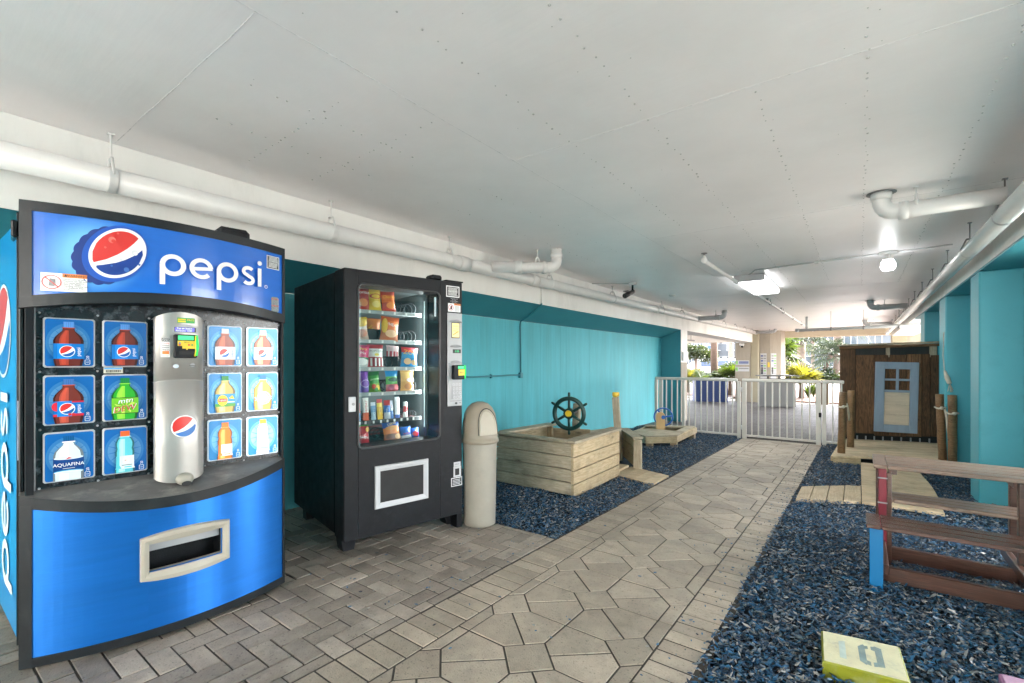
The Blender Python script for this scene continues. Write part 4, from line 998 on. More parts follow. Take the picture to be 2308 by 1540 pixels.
    A.text('20', x1-.15*w_, z0+.20*h, .085*w_, wht, 90); A.rrect(x1-.21*w_, x1-.10*w_, z0+.05*h, z0+.15*h, .003, wht); A.rrect(x1-.20*w_, x1-.11*w_, z0+.057*h, z0+.143*h, .002, lit('panel', bgc, e)); A.text('oz', x1-.155*w_, z0+.10*h, .06*w_, wht)
    A.build('picture', o)
rows = ((1.197, 1.399), (.958, 1.160), (.722, .924)); cols = ((.070, .225), (.253, .406), (.648, .799), (.826, .978))
kinds = (('cola', 'cola', 'diet', 'zero'), ('cherry', 'citrus', 'tea', 'orange'), ('water', 'frost', 'sport_orange', 'clear'))
for r_, (z0, z1) in enumerate(rows):
    for c_, (x0, x1) in enumerate(cols): picture(kinds[r_][c_], x0, x1, z0, z1, (.08, .05, .42, .95)[c_])
# side wrap: globe and tall word
A = Art(None, .0006)
def sideT(x, z): return x, z
B = A
# drawn in a plane that faces -x locally: build flat, then turn it onto the side
globe(A, 0, 1.36, .215, M_RED, M_WHITE, mat('print_side_blue', S(20, 110, 180), .35, 0), rim=.07)
word_T = lambda x, z: (-z, x)
A.T = word_T; word_mark(A, .22, -.18, .20, M_WHITE); A.T = None
for i in range(4): A.rect(.185, .190, 1.045+i*.008, 1.05+i*.008, M_WHITE)
A.build('side_print', pm, (-.0481, .497, 0), (0, 0, R(-83.3)))

# ------------------------------------------------------------------ snack machine
def glass_mat(name, tint=(.93,.97,.97), k=1.0):
    m = bpy.data.materials.new(name); m.use_nodes = True; n = m.node_tree.nodes; l = m.node_tree.links
    n.remove(n['Principled BSDF']); o = n['Material Output']
    t = n.new('ShaderNodeBsdfTransparent'); t.inputs[0].default_value = (*tint, 1); g = n.new('ShaderNodeBsdfGlossy'); g.inputs['Roughness'].default_value = .015
    f = n.new('ShaderNodeLayerWeight'); f.inputs[0].default_value = .5; mx = n.new('ShaderNodeMixShader')
    pw = n.new('ShaderNodeMath'); pw.operation = 'POWER'; pw.inputs[1].default_value = 3; l.new(f.outputs['Facing'], pw.inputs[0])
    ma = n.new('ShaderNodeMath'); ma.operation = 'MULTIPLY_ADD'; ma.inputs[1].default_value = .75; ma.inputs[2].default_value = .11; l.new(pw.outputs[0], ma.inputs[0])
    ge = n.new('ShaderNodeNewGeometry'); iv = n.new('ShaderNodeMath'); iv.operation = 'SUBTRACT'; iv.inputs[0].default_value = 1; l.new(ge.outputs['Backfacing'], iv.inputs[1])
    mm = n.new('ShaderNodeMath'); mm.operation = 'MULTIPLY'; l.new(ma.outputs[0], mm.inputs[0]); l.new(iv.outputs[0], mm.inputs[1])
    l.new(mm.outputs[0], mx.inputs[0]); l.new(t.outputs[0], mx.inputs[1]); l.new(g.outputs[0], mx.inputs[2]); l.new(mx.outputs[0], o.inputs[0]); return m
M_GLASS = glass_mat('pane_glass')
SW = .914
RZ2 = math.atan2(2.637-1.745, -2.436+2.635)
SM = (-2.635, 1.745, 0)
sm = thing('vending_machine', 'black snack vending machine with a glass front beside the beige bin', 'vending machine', SM, RZ2)
wx0, wx1, wz0, wz1 = .098, .712, .655, 1.725
B = MB().box(0, .02, .172, 1.06, .075, 1.815, .004).box(SW-.02, SW, .172, 1.06, .075, 1.815, .004).box(.0201, SW-.0201, .172, 1.06, 1.79, 1.8148).box(.0201, SW-.0201, 1.04, 1.06, .075, 1.7899).box(.0201, SW-.0201, .172, 1.0399, .075, .10)
B.build('cabinet', M_BLK, sm)
B = MB().box(0, wx0, 0, .165, .058, 1.822, .006).box(wx1, SW, 0, .165, .058, 1.822, .006).box(wx0-.005, wx1+.005, .001, .164, wz1, 1.821, .004).box(wx0-.005, wx1+.005, .001, .164, .059, wz0, .004)
B.build('door', M_BLK, sm)
b = MB()
pts = []
for cx, cz, a0 in ((wx1-.035, wz1-.035, 0), (wx0+.03, wz1-.03, 90), (wx0+.03, wz0+.03, 180), (wx1-.035, wz0+.035, 270)):
    for i in range(6): q = R(a0+18*i); pts.append((cx+.035*math.cos(q), -.003, cz+.035*math.sin(q)))
b.tube(pts, .0075, 8, closed=True); b.build('window_gasket', mat('gasket_rubber', (.03,.032,.034), .35, 0), sm)
MB().box(wx0-.002, wx1+.002, .004, .008, wz0-.002, wz1+.002).build('window_pane', M_GLASS, sm)
MB().box(wx1-.045, wx1-.03, .0001, .0039, 1.55, 1.69).build('bar_sticker', mat('sticker_pale', S(170,190,200), .4, 0), sm)
M_INT = mat('machine_interior', (.12,.14,.145), .5, .1, 5)
B = MB().box(.06, .0795, .17, .75, .62, 1.76).box(.70, .715, .17, .75, .62, 1.76).box(.08, .6999, .70, .72, .62, 1.76).box(.08, .6999, .17, .6999, 1.745, 1.76)
B.build('inner_liner', M_INT, sm)
MB().box(.08, .6999, .17, .6999, .60, .6195).build('drop_floor', M_DARK, sm)
trays = [1.577, 1.368, 1.173, .995, .797, .632]
M_TRAY = mat('tray_steel', (.22,.225,.23), .35, .1, 8, metal=.4); M_STRIP = mat('price_strip', (.32,.34,.34), .3, .1, 10)
M_TAG = mat('price_tag', (.7,.7,.68), .5, 0); M_COIL = mat('coil_wire', (.03,.03,.033), .3, 0, metal=.5)
for i, z in enumerate(trays[:5]):
    t = MB().box(.081, .668, .20, .69, z-.006, z).build('tray', M_TRAY if i < 4 else mat('red_tray', (.16,.03,.03), .4, .1, 8), sm)
    MB().box(.081, .668, .190, .1999, z-.020, z+.008, .002).build('price_rail', M_STRIP if i < 4 else M_INK, t)
    b = MB().use(M_TAG)
    for x in (.165, .255, .352, .447, .54, .62) if i != 4 else (.18, .225, .285, .34, .39, .445, .50, .55, .60): b.box(x-.007, x+.007, .1875, .1899, z-.016, z+.003)
    o = b.build('price_tag', None, t); o['kind'] = 'stuff'
b = MB()
for i in range(5): b.box(.081, .66, .55, .5504, .64+.03*i, .655+.03*i)
b.build('rear_louvre', mat('red_tray', (.16,.03,.03), .4, .1, 8), sm)
# wire spirals
def spiral(n=5, r=.042, L=.30):
    b = MB(); pts = [(r*math.cos(2*math.pi*t/12), L*t/(12*n), r*math.sin(2*math.pi*t/12)) for t in range(12*n+1)]
    b.tube(pts, .0028, 5); return b.use(M_COIL) and b
cm_ = MB().use(M_COIL); pts = [(.041*math.cos(2*math.pi*t/14-1.6), .30*t/70, .041*math.sin(2*math.pi*t/14-1.6)) for t in range(71)]; cm_.tube(pts, .0028, 5); COIL = cm_.mesh('coil')
cs_ = MB().use(M_COIL); pts = [(.024*math.cos(2*math.pi*t/12-1.6), .30*t/84, .024*math.sin(2*math.pi*t/12-1.6)) for t in range(85)]; cs_.tube(pts, .0022, 5); COILS = cs_.mesh('coil')
for i, z in enumerate(trays[:5]):
    for x in ((.205, .30, .40, .495, .595) if i < 4 else (.18, .235, .295, .34, .398, .474, .54, .61)):
        link('spiral_coil', COIL if i < 4 else COILS, sm, (x, .205, z+(.043 if i < 4 else .026)))
for x in (.21, .43, .52, .60): link('spiral_coil', COIL, sm, (x, .21, .667))
# tall flat dividers in the empty slots
for x0, x1, z in ((.26, .36, 1.368), (.40, .50, 1.173), (.16, .20, .995), (.455, .49, .995)):
    MB().box(x0, x1, .24, .244, z+.004, z+.085, .001).build('slot_plate', M_BLK, sm)
# light tube inside, right wall
MB().tube([(.690, .185, .72), (.690, .185, 1.68)], .0035, 8).build('light_tube', emat('tube_glow', (.8,1,.97), .9), sm)
ld = bpy.data.lights.new('machine_lamp', 'AREA'); ld.shape = 'RECTANGLE'; ld.size = 1.0; ld.size_y = .03; ld.energy = 13*L0; ld.color = (.92,1,.98)
lo = bpy.data.objects.new('machine_lamp', ld); COL.objects.link(lo); lo.parent = sm; lo.location = (.680, .185, 1.2); lo.rotation_euler = (0, R(90), R(-28))
# door hardware
MB().box(.774, .905, -.012, -.0003, .884, 1.585, .004).build('control_panel', M_GREYP, sm)
def hood(x0, x1, z, n):
    b = MB(); xs = [x0+(x1-x0)*i/8 for i in range(9)]; vs = []
    for x in xs: t = (x-x0)/(x1-x0); h = .018*math.sin(math.pi*t); vs += [(x, -.0125, z), (x, -.0125, z+h+.006), (x, -.026, z+.002)]
    fs = []
    for i in range(8): fs += [(3*i, 3*i+3, 3*i+5, 3*i+2), (3*i+2, 3*i+5, 3*i+4, 3*i+1)]
    return b.add(vs, fs).build(n, M_GREYP, sm)
for z in (1.515, 1.325, 1.205): hood(.79, .90, z, 'display_hood')
A = Art(lambda x: .0126, .0006)
A.rect(.806, .880, 1.396, 1.513, M_INK); A.rect(.812, .876, 1.402, 1.508, emat('amber_display', S(236, 214, 140), .75)); A.text('SWIPE', .844, 1.485, .018, M_ORANGE); A.text('TO PAY', .844, 1.465, .014, M_ORANGE); A.ribbon([(.82, 1.42), (.868, 1.448)], .008, M_ORANGE); A.ribbon([(.82, 1.45), (.85, 1.45)], .005, M_ORANGE)
A.build('amber_display', sm); A = Art(lambda x: .0126, .0006)
A.rect(.818, .892, 1.283, 1.312, M_INK); A.text('3.00', .856, 1.297, .022, emat('lcd_green_text', S(40, 210, 130), .9))
A.build('price_display', sm); A = Art(lambda x: .0126, .0006)
for r_ in range(4):
    for c_ in range(3):
        x, z = .826+c_*.027, 1.045-r_*.031; A.rrect(x-.010, x+.010, z-.011, z+.011, .004, M_LGREY); A.text('123456789*0#'[r_*3+c_], x, z, .015, M_INK)
A.build('keypad', sm); A = Art(lambda x: .0126, .0006)
A.rect(.795, .898, .922, .924, M_INK); A.ell(.848, .905, .012, .008, M_INK, 12); A.rect(.875, .893, .904, .908, M_INK)
A.build('coin_slot', sm)
o = MB().box(.806, .902, -.055, -.0125, 1.085, 1.192, .006).build('bill_validator', M_BLK, sm)
A = Art(lambda x: .0555, .0006); A.rect(.838, .893, 1.165, 1.186, emat('led_green', S(60, 220, 130), .75)); A.rect(.84, .898, 1.115, 1.160, MATS['validator_yellow']); A.rect(.845, .893, 1.098, 1.110, M_DARK); A.text('BILLS', .868, 1.138, .013, M_INK); A.build('validator_print', o)
MB().tube([(.899, -.056, 1.09), (.903, -.058, 1.14), (.9, -.056, 1.19)], .0045, 8).build('bezel_glow', MATS['led_green_edge'], o)
A = Art(lambda x: .0008, .0005)
A.rect(.768, .886, 1.704, 1.788, M_WHITE); A.rect(.775, .879, 1.711, 1.781, M_INK)
for i in range(8): A.rect(.784, .870-random.random()*.01, 1.717+i*.0076, 1.7205+i*.0076, M_WHITE)
A.text('CASH REWARD', .827, 1.748, .0125, M_WHITE)
A.build('reward_sticker', sm); A = Art(lambda x: .0008, .0005)
for i, t_ in enumerate(('THIS MACHINE', 'ON FILM', 'DRIVER CARRIES', 'NO CASH')): A.text(t_, .838, 1.693-i*.0098, .0095, M_LGREY)
A.build('door_lettering', sm); A = Art(lambda x: .0008, .0005)
A.rect(.784, .896, 1.594, 1.658, M_WHITE); A.rect(.838, .896, 1.644, 1.658, M_ORANGE); A.text('WARNING', .867, 1.651, .0095, M_INK); A.ribbon(arc(.81, 1.626, .021, 0, 360, 20), .003, M_RED); A.poly([(.804, 1.612), (.818, 1.612), (.82, 1.634), (.812, 1.642), (.803, 1.63)], M_INK); A.ribbon([(.796, 1.612), (.824, 1.64)], .003, M_RED)
for i in range(5): A.rect(.842, .89-random.random()*.008, 1.60+i*.0085, 1.6035+i*.0085, M_GREYT)
A.build('warning_sticker', sm); A = Art(lambda x: .0008, .0005)
A.rect(.835, .897, .425, .458, M_LGREY); A.text('REFUND', .866, .441, .011, M_INK); A.rect(.832, .900, .345, .4245, M_LGREY); A.rect(.846, .884, .358, .408, M_DARK)
A.build('coin_return', sm); A = Art(lambda x: .0008, .0005)
A.rect(.812, .910, .276, .341, M_WHITE); A.rect(.817, .905, .281, .336, M_INK)
for i in range(4): A.rect(.824, .897-random.random()*.01, .289+i*.011, .294+i*.011, M_LGREY)
A.build('notice_plate', sm)
MB().box(.027, .074, -.014, -.0003, .895, .992, .004).build('lock_plate', M_LGREY, sm); MB().tube([(.055, -.0145, .945), (.055, -.020, .945)], .009, 12).build('lock_cylinder', M_STEEL, sm)
port_frame(.206, .612, .232, .520, .038, .014, .0, 'delivery_frame', M_LGREY, sm, lambda x: -.001, k=8, depth=.02)
B = MB().box(.240, .578, -.0035, -.0006, .268, .484, .001); B.build('delivery_flap', mat('flap_plastic', (.02,.021,.023), .28, .2, 20, dirt=(.08,.085,.09), dirt_amt=.3), sm)
for x in (.02, SW-.05):
    B = MB(); sx = 1 if x < .4 else -1
    B.add([(x, .10, .0575), (x+.11 if sx > 0 else x-.06, .10, .0575), (x+.085 if sx > 0 else x-.02, .10, zf(2)-.0), (x+.015, .10, zf(2)), (x, .20, .0575), (x+.11 if sx > 0 else x-.06, .20, .0575), (x+.085 if sx > 0 else x-.02, .20, zf(2)), (x+.015, .20, zf(2))], [(0,3,2,1), (4,5,6,7), (0,1,5,4), (1,2,6,5), (2,3,7,6), (3,0,4,7)])
    B.build('leg', M_BLK, sm)
MB().box(SW-.035, SW+.012, .02, .14, zf(2.7), .075, .002).build('leg', M_BLK, sm)
for x in (.05, SW-.1): MB().box(x, x+.06, .92, 1.0, zf(2), .0745).build('leg', M_BLK, sm)
B = MB().box(.66, .75, .02, .12, 1.8225, 1.862, .012); B.build('latch_cover', M_BLK, sm)
MB().box(.77, SW+.012, .005, .15, 1.8225, 1.832, .002).build('top_plate', M_BLK, sm)

# ------------------------------------------------------------------ snacks: each a thing of its own behind the glass
MS = Matrix.Translation(SM) @ Matrix.Rotation(RZ2, 4, 'Z')
def cm3(rgb): return mat('pack_%d_%d_%d' % rgb, S(*rgb), .28, .06, 25, bump=.15, bscale=45)
def bag(label, u, zb, wd, h, bands, words=(), y=.20, tilt=6, th=.028, yaw=0, extra=None, cat='snack', name='snack_bag', fan=0, mirror=None):
    if name == 'snack_bag': wd *= 1.1; h *= 1.04
    nx, nz = 7, 11; b = MB(); vs = []; 
    cols_ = [cm3(c) for _, c in bands]
    def P(i, j, s_):
        a, t = i/nx*2-1, j/nz
        p = max(0, (1-abs(a)**2.6))*max(0, math.sin(math.pi*min(1, max(0, (t-.05)/.9))))**.55
        pinch = 1-.13*math.sin(math.pi*t)**.7 if name == 'snack_bag' else 1
        return (a*wd/2*pinch, s_*th*p*(1+.10*math.sin(7*a+9*t)), t*h)
    for s_ in (-1, 1):
        o0 = len(b.v); vv = [P(i, j, s_) for j in range(nz+1) for i in range(nx+1)]; b.v += vv
        for j in range(nz):
            t = (j+.5)/nz; k = 0
            for q, (lim, _) in enumerate(bands):
                if t >= lim: k = q
            b.use(cols_[k])
            for i in range(nx):
                f = (o0+j*(nx+1)+i, o0+j*(nx+1)+i+1, o0+(j+1)*(nx+1)+i+1, o0+(j+1)*(nx+1)+i)
                b.f.append(f if s_ < 0 else f[::-1]); b.m.append(b.cur); b.smooth.append(True)
    t = b.build(name, None)
    A = Art(lambda x: th*max(0, 1-abs(x/(wd/2))**2.6)*.98+.002, .0006)
    for wtxt in words:
        s_, cx, tz, size, rgb, rot = wtxt[:6]; A.text(s_, cx*wd, tz*h, size*wd, cm3(rgb), rot)
    if extra: extra(A, wd, h)
    rr = random.Random(label); roll = rr.uniform(-5, 5) if name == 'snack_bag' else rr.uniform(-3, 3); yaw += rr.uniform(-9, 9)
    t.matrix_world = MS @ Matrix.Translation((u, y, zb)) @ Matrix.Rotation(R(yaw), 4, 'Z') @ Matrix.Rotation(R(-tilt), 4, 'X') @ Matrix.Rotation(R(roll), 4, 'Y')
    tag(t, label, cat, 'packets in the snack machine')
    if A.n: A.build('front_print', t)
    return t
def blob(cx, cz, rx, rz, rgb): return lambda A, wd, h: A.ell(cx*wd, cz*h, rx*wd, rz*h, cm3(rgb), 14)
def many(*f): return lambda A, wd, h: [g(A, wd, h) for g in f]
Wt = (240, 240, 236)
bag('red corn chip bag on the top shelf, leftmost behind the glass', .205, 1.578, .105, .165, [(0, (190, 60, 40)), (.45, (170, 35, 40)), (.8, (120, 25, 35))], [('Doritos', 0, .72, .27, Wt, 0)], extra=many(blob(0, .3, .3, .16, (225, 130, 60))), tilt=3)
bag('plain yellow potato chip bag on the top shelf between red and orange bags', .300, 1.578, .10, .16, [(0, (225, 190, 60)), (.85, (200, 160, 40))], [("Lay's", 0, .62, .26, (250, 240, 220), 0)], extra=many(blob(0, .62, .40, .11, (195, 40, 40)), blob(0, .62, .3, .08, (230, 190, 50)), blob(0, .28, .3, .14, (240, 215, 120))), tilt=3)
bag('orange cheese puff bag on the top shelf, rightmost of three', .408, 1.578, .105, .145, [(0, (190, 60, 35)), (.5, (225, 110, 45)), (.85, (190, 50, 40))], [('Cheetos', 0, .72, .24, (250, 200, 60), 0)], extra=many(blob(.05, .3, .3, .16, (235, 140, 60))), tilt=4, yaw=-6)
bag('clear and red chip bag on the second shelf at the left edge', .200, 1.370, .10, .155, [(0, (200, 170, 150)), (.5, (215, 200, 190)), (.86, (215, 190, 70))], [('Golden', 0, .80, .22, (110, 30, 50), 0), ('Flake', 0, .66, .22, (110, 30, 50), 0)], extra=many(blob(0, .73, .44, .17, (235, 195, 70)), blob(0, .28, .33, .17, (190, 120, 90))), tilt=3)
bag('orange cracker bag with white lettering leaning on the second shelf', .405, 1.370, .125, .17, [(0, (205, 120, 80)), (.45, (225, 120, 60)), (.85, (205, 95, 50))], [('WHEAT', .05, .66, .22, Wt, -8)], extra=many(blob(-.3, .6, .15, .3, (235, 190, 70)), blob(.05, .28, .3, .16, (235, 190, 150))), tilt=5, yaw=-5)
bag('second orange cracker bag half hidden behind the white-lettered one', .315, 1.372, .11, .155, [(0, (200, 110, 60)), (.5, (215, 130, 70))], [('W', -.2, .5, .4, (240, 200, 70), -70)], y=.27, tilt=2)
bag('pink and white party mix bag on the third shelf at the left edge', .200, 1.175, .10, .155, [(0, (215, 215, 215)), (.38, (60, 140, 90)), (.5, (215, 60, 110)), (.9, (180, 40, 90))], [('Party', 0, .8, .22, (250, 220, 90), 0), ('Mix', 0, .64, .24, Wt, 0)], extra=many(blob(-.05, .26, .34, .16, (235, 232, 228))), tilt=3)
bag('red and white striped popcorn bag on the third shelf', .305, 1.175, .12, .16, [(0, (175, 45, 55)), (.42, (225, 225, 222)), (.86, (170, 60, 65))], [('POPCORN', 0, .70, .17, (90, 95, 90), 0)], extra=many(*[(lambda k: (lambda A, wd, h: A.rect((-.38+.22*k)*wd, (-.29+.22*k)*wd, .06*h, .4*h, cm3((232, 230, 226)))))(k) for k in range(4)], blob(-.05, .55, .13, .06, (235, 205, 80))), tilt=5)
bag('blue animal cracker bag with yellow lettering on the third shelf', .567, 1.175, .125, .145, [(0, (40, 130, 190)), (.5, (60, 150, 205)), (.72, (195, 50, 60))], [('ZOO', 0, .72, .34, (250, 205, 60), -6)], extra=many(blob(-.15, .28, .2, .16, (225, 185, 140)), blob(.2, .24, .16, .14, (225, 185, 140))), tilt=6, yaw=-8)
bag('red striped packet standing behind the blue animal cracker bag', .47, 1.178, .10, .155, [(0, (160, 50, 60)), (.4, (195, 60, 66)), (.7, (230, 200, 200))], [], extra=many(*[(lambda k: (lambda A, wd, h: A.rect((-.4+.24*k)*wd, (-.32+.24*k)*wd, .3*h, .9*h, cm3((235, 225, 222)))))(k) for k in range(4)]), y=.285, tilt=2)
bag('pink candy packet on the fourth shelf at the left edge', .160, .997, .05, .13, [(0, (60, 120, 170)), (.45, (220, 110, 140)), (.8, (190, 60, 80))], [('Tart', 0, .6, .3, Wt, 90)], tilt=3)
bag('purple candy bag with a pale ring on the fourth shelf', .222, .997, .072, .155, [(0, (120, 90, 170)), (.5, (130, 70, 170)), (.9, (90, 50, 130))], [('chewy', 0, .42, .26, Wt, 0)], extra=many(blob(0, .42, .42, .17, (190, 170, 220)), blob(0, .42, .35, .14, (120, 60, 165))), tilt=3)
bag('green gummy candy bag on the fourth shelf left of the middle', .300, .997, .085, .145, [(0, (120, 170, 60)), (.5, (70, 160, 60)), (.85, (50, 120, 50))], [('gummies', 0, .64, .2, (215, 240, 200), 0)], extra=many(blob(-.15, .3, .16, .12, (210, 80, 50)), blob(.15, .25, .16, .12, (235, 200, 60)), blob(0, .16, .14, .09, (60, 150, 60))), tilt=4)
bag('blue and green fruit snack bag on the fourth shelf', .432, .997, .098, .150, [(0, (190, 90, 100)), (.38, (90, 175, 80)), (.72, (50, 140, 200))], [("Welch's", 0, .58, .22, Wt, 0)], extra=many(blob(0, .58, .36, .1, (24, 80, 60)), blob(-.2, .22, .2, .13, (160, 50, 90)), blob(.2, .22, .18, .13, (220, 110, 120))), tilt=4)
bag('tan cookie bag on the fourth shelf, rightmost', .553, .997, .115, .155, [(0, (215, 165, 95)), (.5, (228, 185, 115)), (.92, (200, 150, 80))], [('cookies', .05, .52, .2, (200, 60, 50), -10)], extra=many(blob(.12, .52, .3, .1, (225, 225, 235)), blob(-.1, .22, .22, .15, (190, 125, 60)), blob(.24, .2, .16, .13, (190, 125, 60))), tilt=4)
def bar(label, u, wd, h, bands, words, tilt=4, yaw=0, zb=.799, extra=None, lean=0):
    return bag(label, u, zb, wd, h, bands, words, y=.205, tilt=tilt, th=.008, yaw=yaw, name='candy_bar', cat='candy bar', extra=extra)
bar('blue and red candy bar at the left end of the fifth shelf', .178, .036, .13, [(0, (60, 110, 170)), (.5, (170, 50, 60))], [('BAR', 0, .55, .5, Wt, 90)])
bar('white candy bar with red lettering and an orange foot', .236, .045, .165, [(0, (225, 90, 40)), (.32, (232, 228, 222))], [('PAYDAY', 0, .62, .52, (200, 45, 45), 90)])
bar('silver blue candy bar beside the red-lettered white bar', .294, .038, .13, [(0, (160, 185, 205)), (.5, (110, 150, 190)), (.8, (205, 215, 225))], [('mint', 0, .5, .5, (30, 60, 120), 90)])
bar('yellow candy bar standing on the fifth shelf', .342, .046, .15, [(0, (225, 180, 50)), (.6, (235, 205, 70)), (.85, (200, 60, 50))], [('nut', 0, .5, .6, (130, 50, 30), 90)])
bar('tilted blue candy bar with a white band', .398, .045, .14, [(0, (200, 205, 215)), (.35, (60, 110, 190)), (.75, (205, 60, 60))], [('milky', 0, .5, .4, Wt, 80)], yaw=-12)
bar('blue and white candy bar standing behind the tilted blue one', .432, .034, .135, [(0, (70, 110, 170)), (.5, (190, 200, 215))], [('KIT', 0, .7, .5, (200, 50, 50), 90)], lean=0)
bar('white candy bar with large red lettering on a blue foot', .476, .042, .16, [(0, (60, 90, 160)), (.22, (225, 225, 228))], [('CRUNCH', 0, .62, .5, (200, 45, 50), 90)])
bar('slim red and white candy bar at the right of the fifth shelf', .541, .034, .12, [(0, (225, 225, 225)), (.4, (190, 45, 50)), (.7, (230, 228, 225))], [('milk', 0, .5, .6, (120, 40, 30), 90)])
bag('red candy bag with rainbow edge at the bottom left', .215, .622, .10, .15, [(0, (170, 30, 40)), (.5, (185, 30, 40)), (.9, (60, 150, 60))], [('Skittles', 0, .42, .22, Wt, -8)], tilt=10, extra=many(blob(.25, .75, .18, .1, (230, 170, 50))))
bag('orange and blue cupcake packet leaning on the bottom shelf', .438, .634, .125, .155, [(0, (150, 80, 45)), (.4, (215, 120, 50)), (.68, (50, 90, 180))], [('cakes', 0, .82, .22, (250, 220, 120), 8)], tilt=12, yaw=-10, extra=many(blob(0, .62, .36, .1, (205, 140, 70)), blob(-.1, .22, .28, .14, (110, 60, 40)), blob(.25, .2, .18, .12, (200, 160, 120))))
bag('blue and white wafer packet on the bottom shelf', .548, .634, .085, .095, [(0, (225, 225, 230)), (.35, (60, 110, 190))], [('wafer', 0, .5, .24, (200, 50, 50), 0)], tilt=12, yaw=-8)
bag('small blue packet with a red patch, rightmost on the bottom shelf', .620, .634, .07, .08, [(0, (60, 105, 185)), (.8, (40, 80, 160))], [('bites', 0, .5, .26, Wt, 0)], tilt=14, yaw=-14, extra=many(blob(0, .45, .3, .25, (200, 50, 60))))

# ------------------------------------------------------------------ waste bin with a domed swing top
bn = thing('waste_bin', 'tall beige waste bin with a domed swing lid beside the snack machine', 'bin', (-2.40, 2.80, zf(2.8)))
M_BIN = mat('beige_bin_plastic', S(148, 144, 134), .45, .05, 5, bump=.05, bscale=8, dirt=(.42,.38,.32), dirt_amt=.3, dirt_scale=4)
M_BIN2 = mat('bin_lid_plastic', S(146, 138, 123), .45, .05, 5)
r0, r1 = .124, .136
MB().lathe([(.0, .002), (r0-.006, .002), (r0, .01), (r0, .04), (r1, .655), (r1, .66), (.0, .66)], 36).build('bin_body', M_BIN, bn)
MB().lathe([(r1+.003, .640), (r1+.013, .644), (r1+.013, .668), (r1+.006, .672), (r1+.006, .70), (r1+.002, .71), (r1+.002, .74), (r1-.002, .80), (r1*.90, .865), (r1*.72, .915), (r1*.48, .945), (r1*.22, .958), (.001, .96)], 36).build('lid_dome', M_BIN2, bn)
# swing flap: a flat arched plate set into the front of the dome, facing the path
fz = R(-24); B = MB(); pts = []
for i in range(17):
    q = math.pi*i/16; pts.append((.072*math.cos(q), .745+.155*math.sin(q)**.8))
pts = [(.072, .715)]+pts+[(-.072, .715)]; n_ = len(pts)
def fp(u, z, d):
    t = (z-.715)/.19; dd = .139-.040*max(0, t)**1.6+d; return (dd*math.cos(fz)-u*math.sin(fz), dd*math.sin(fz)+u*math.cos(fz), z)
B.add([fp(u*1.08, z if z < .72 else .715+(z-.715)*1.05, .012) for u, z in pts]+[fp(u, z, .020) for u, z in pts]+[fp(u*.9, .715+(z-.715)*.94, .015) for u, z in pts], [tuple(range(2*n_, 3*n_))]+[(k*n_+i, k*n_+(i+1) % n_, (k+1)*n_+(i+1) % n_, (k+1)*n_+i) for k in (0, 1) for i in range(n_)])
B.build('swing_flap', mat('flap_beige', S(168, 161, 146), .4, .04, 5), bn)
B = MB(); B.add([fp(u*1.16, .708+(z-.708)*1.085, .0105) for u, z in pts], [tuple(range(n_))]); B.build('flap_gap_shade', M_DARK, bn)  # dark sheet painting the shade of a recess round the flap
MB().lathe([(.004, 0), (.004, .002), (.001, .003)], 8, (r1*.4, -r1*.93, .61)).build('rivet', M_STEEL, bn)

# ------------------------------------------------------------------ wooden play boat with a ship's wheel
def wall_boards(parent, p, q, z0, z1, n, m, th=.032, gap=.009, name='plank', last=None):
    h = (z1-z0)/n
    for i in range(n):
        za, zb_ = z0+i*h, z0+(i+1)*h-gap
        board(name, parent, (p[0], p[1], (za+zb_)/2), (q[0], q[1], (za+zb_)/2), (0,0,1), zb_-za, th, m, .003)
pb = thing('play_boat', 'pine plank play boat with a green ship wheel beside the beige bin', 'play boat', (0, 0, 0))
fz_ = -.082
A0, A1, B1 = (-3.16, 3.985), (-2.205, 3.985), (-2.225, 5.08)
wall_boards(pb, (A0[0], A0[1]), (A1[0]-.03, A1[1]), fz_, .425, 4, M_WOODG)
wall_boards(pb, (A1[0]-.016, A1[1]-.02), (B1[0]-.016, B1[1]), fz_-.02, .425, 4, M_WOOD)
board('corner_post', pb, (A1[0]-.07, A1[1]+.06, fz_), (A1[0]-.07, A1[1]+.06, .42), (1,0,0), .07, .07, M_WOOD)
C0_, C1_ = (-3.17, 4.02), (-3.10, 4.98)
wall_boards(pb, C0_, C1_, fz_, .415, 4, M_WOOD)
wall_boards(pb, (-3.06, 4.98), (-2.62, 5.12), fz_, .40, 3, M_WOOD)
board('end_block', pb, (-3.07, 4.90, .1), (-3.07, 4.90, .42), (1,0,0), .10, .035, M_WOOD)
board('cap_rail', pb, (A0[0]-.01, A0[1]+.015, .438), (A1[0]-.115, A1[1]+.015, .438), (0,1,0), .09, .025, M_WOODG)
board('cap_rail', pb, (A1[0]-.045, A1[1]-.045, .4385), (B1[0]-.045, B1[1]+.02, .4385), (1,0,0), .14, .026, M_WOODG)
board('cap_rail', pb, (C0_[0]+.02, C0_[1]+.05, .4375), (C1_[0]+.02, C1_[1]-.0, .4375), (1,0,0), .14, .026, M_WOODG)
D0, D1 = (-2.20, 5.58), (-2.66, 6.22)
wall_boards(pb, D0, D1, fz_-.03, .255, 3, M_WOOD)
board('cap_rail', pb, (D0[0]+.01, D0[1]-.02, .270), (D1[0], D1[1], .270), (1,1,0), .13, .026, M_WOODG)
board('end_post', pb, (D0[0]+.012, D0[1]-.035, fz_-.03), (D0[0]+.012, D0[1]-.035, .254), (1,0,0), .10, .038, M_WOODG)
wall_boards(pb, (-3.1, 5.05), (-2.68, 6.2), fz_-.03, .255, 3, M_WOOD)
board('cap_rail', pb, (-3.08, 5.1, .270), (-2.72, 6.2, .270), (1,0,0), .12, .026, M_WOODG)
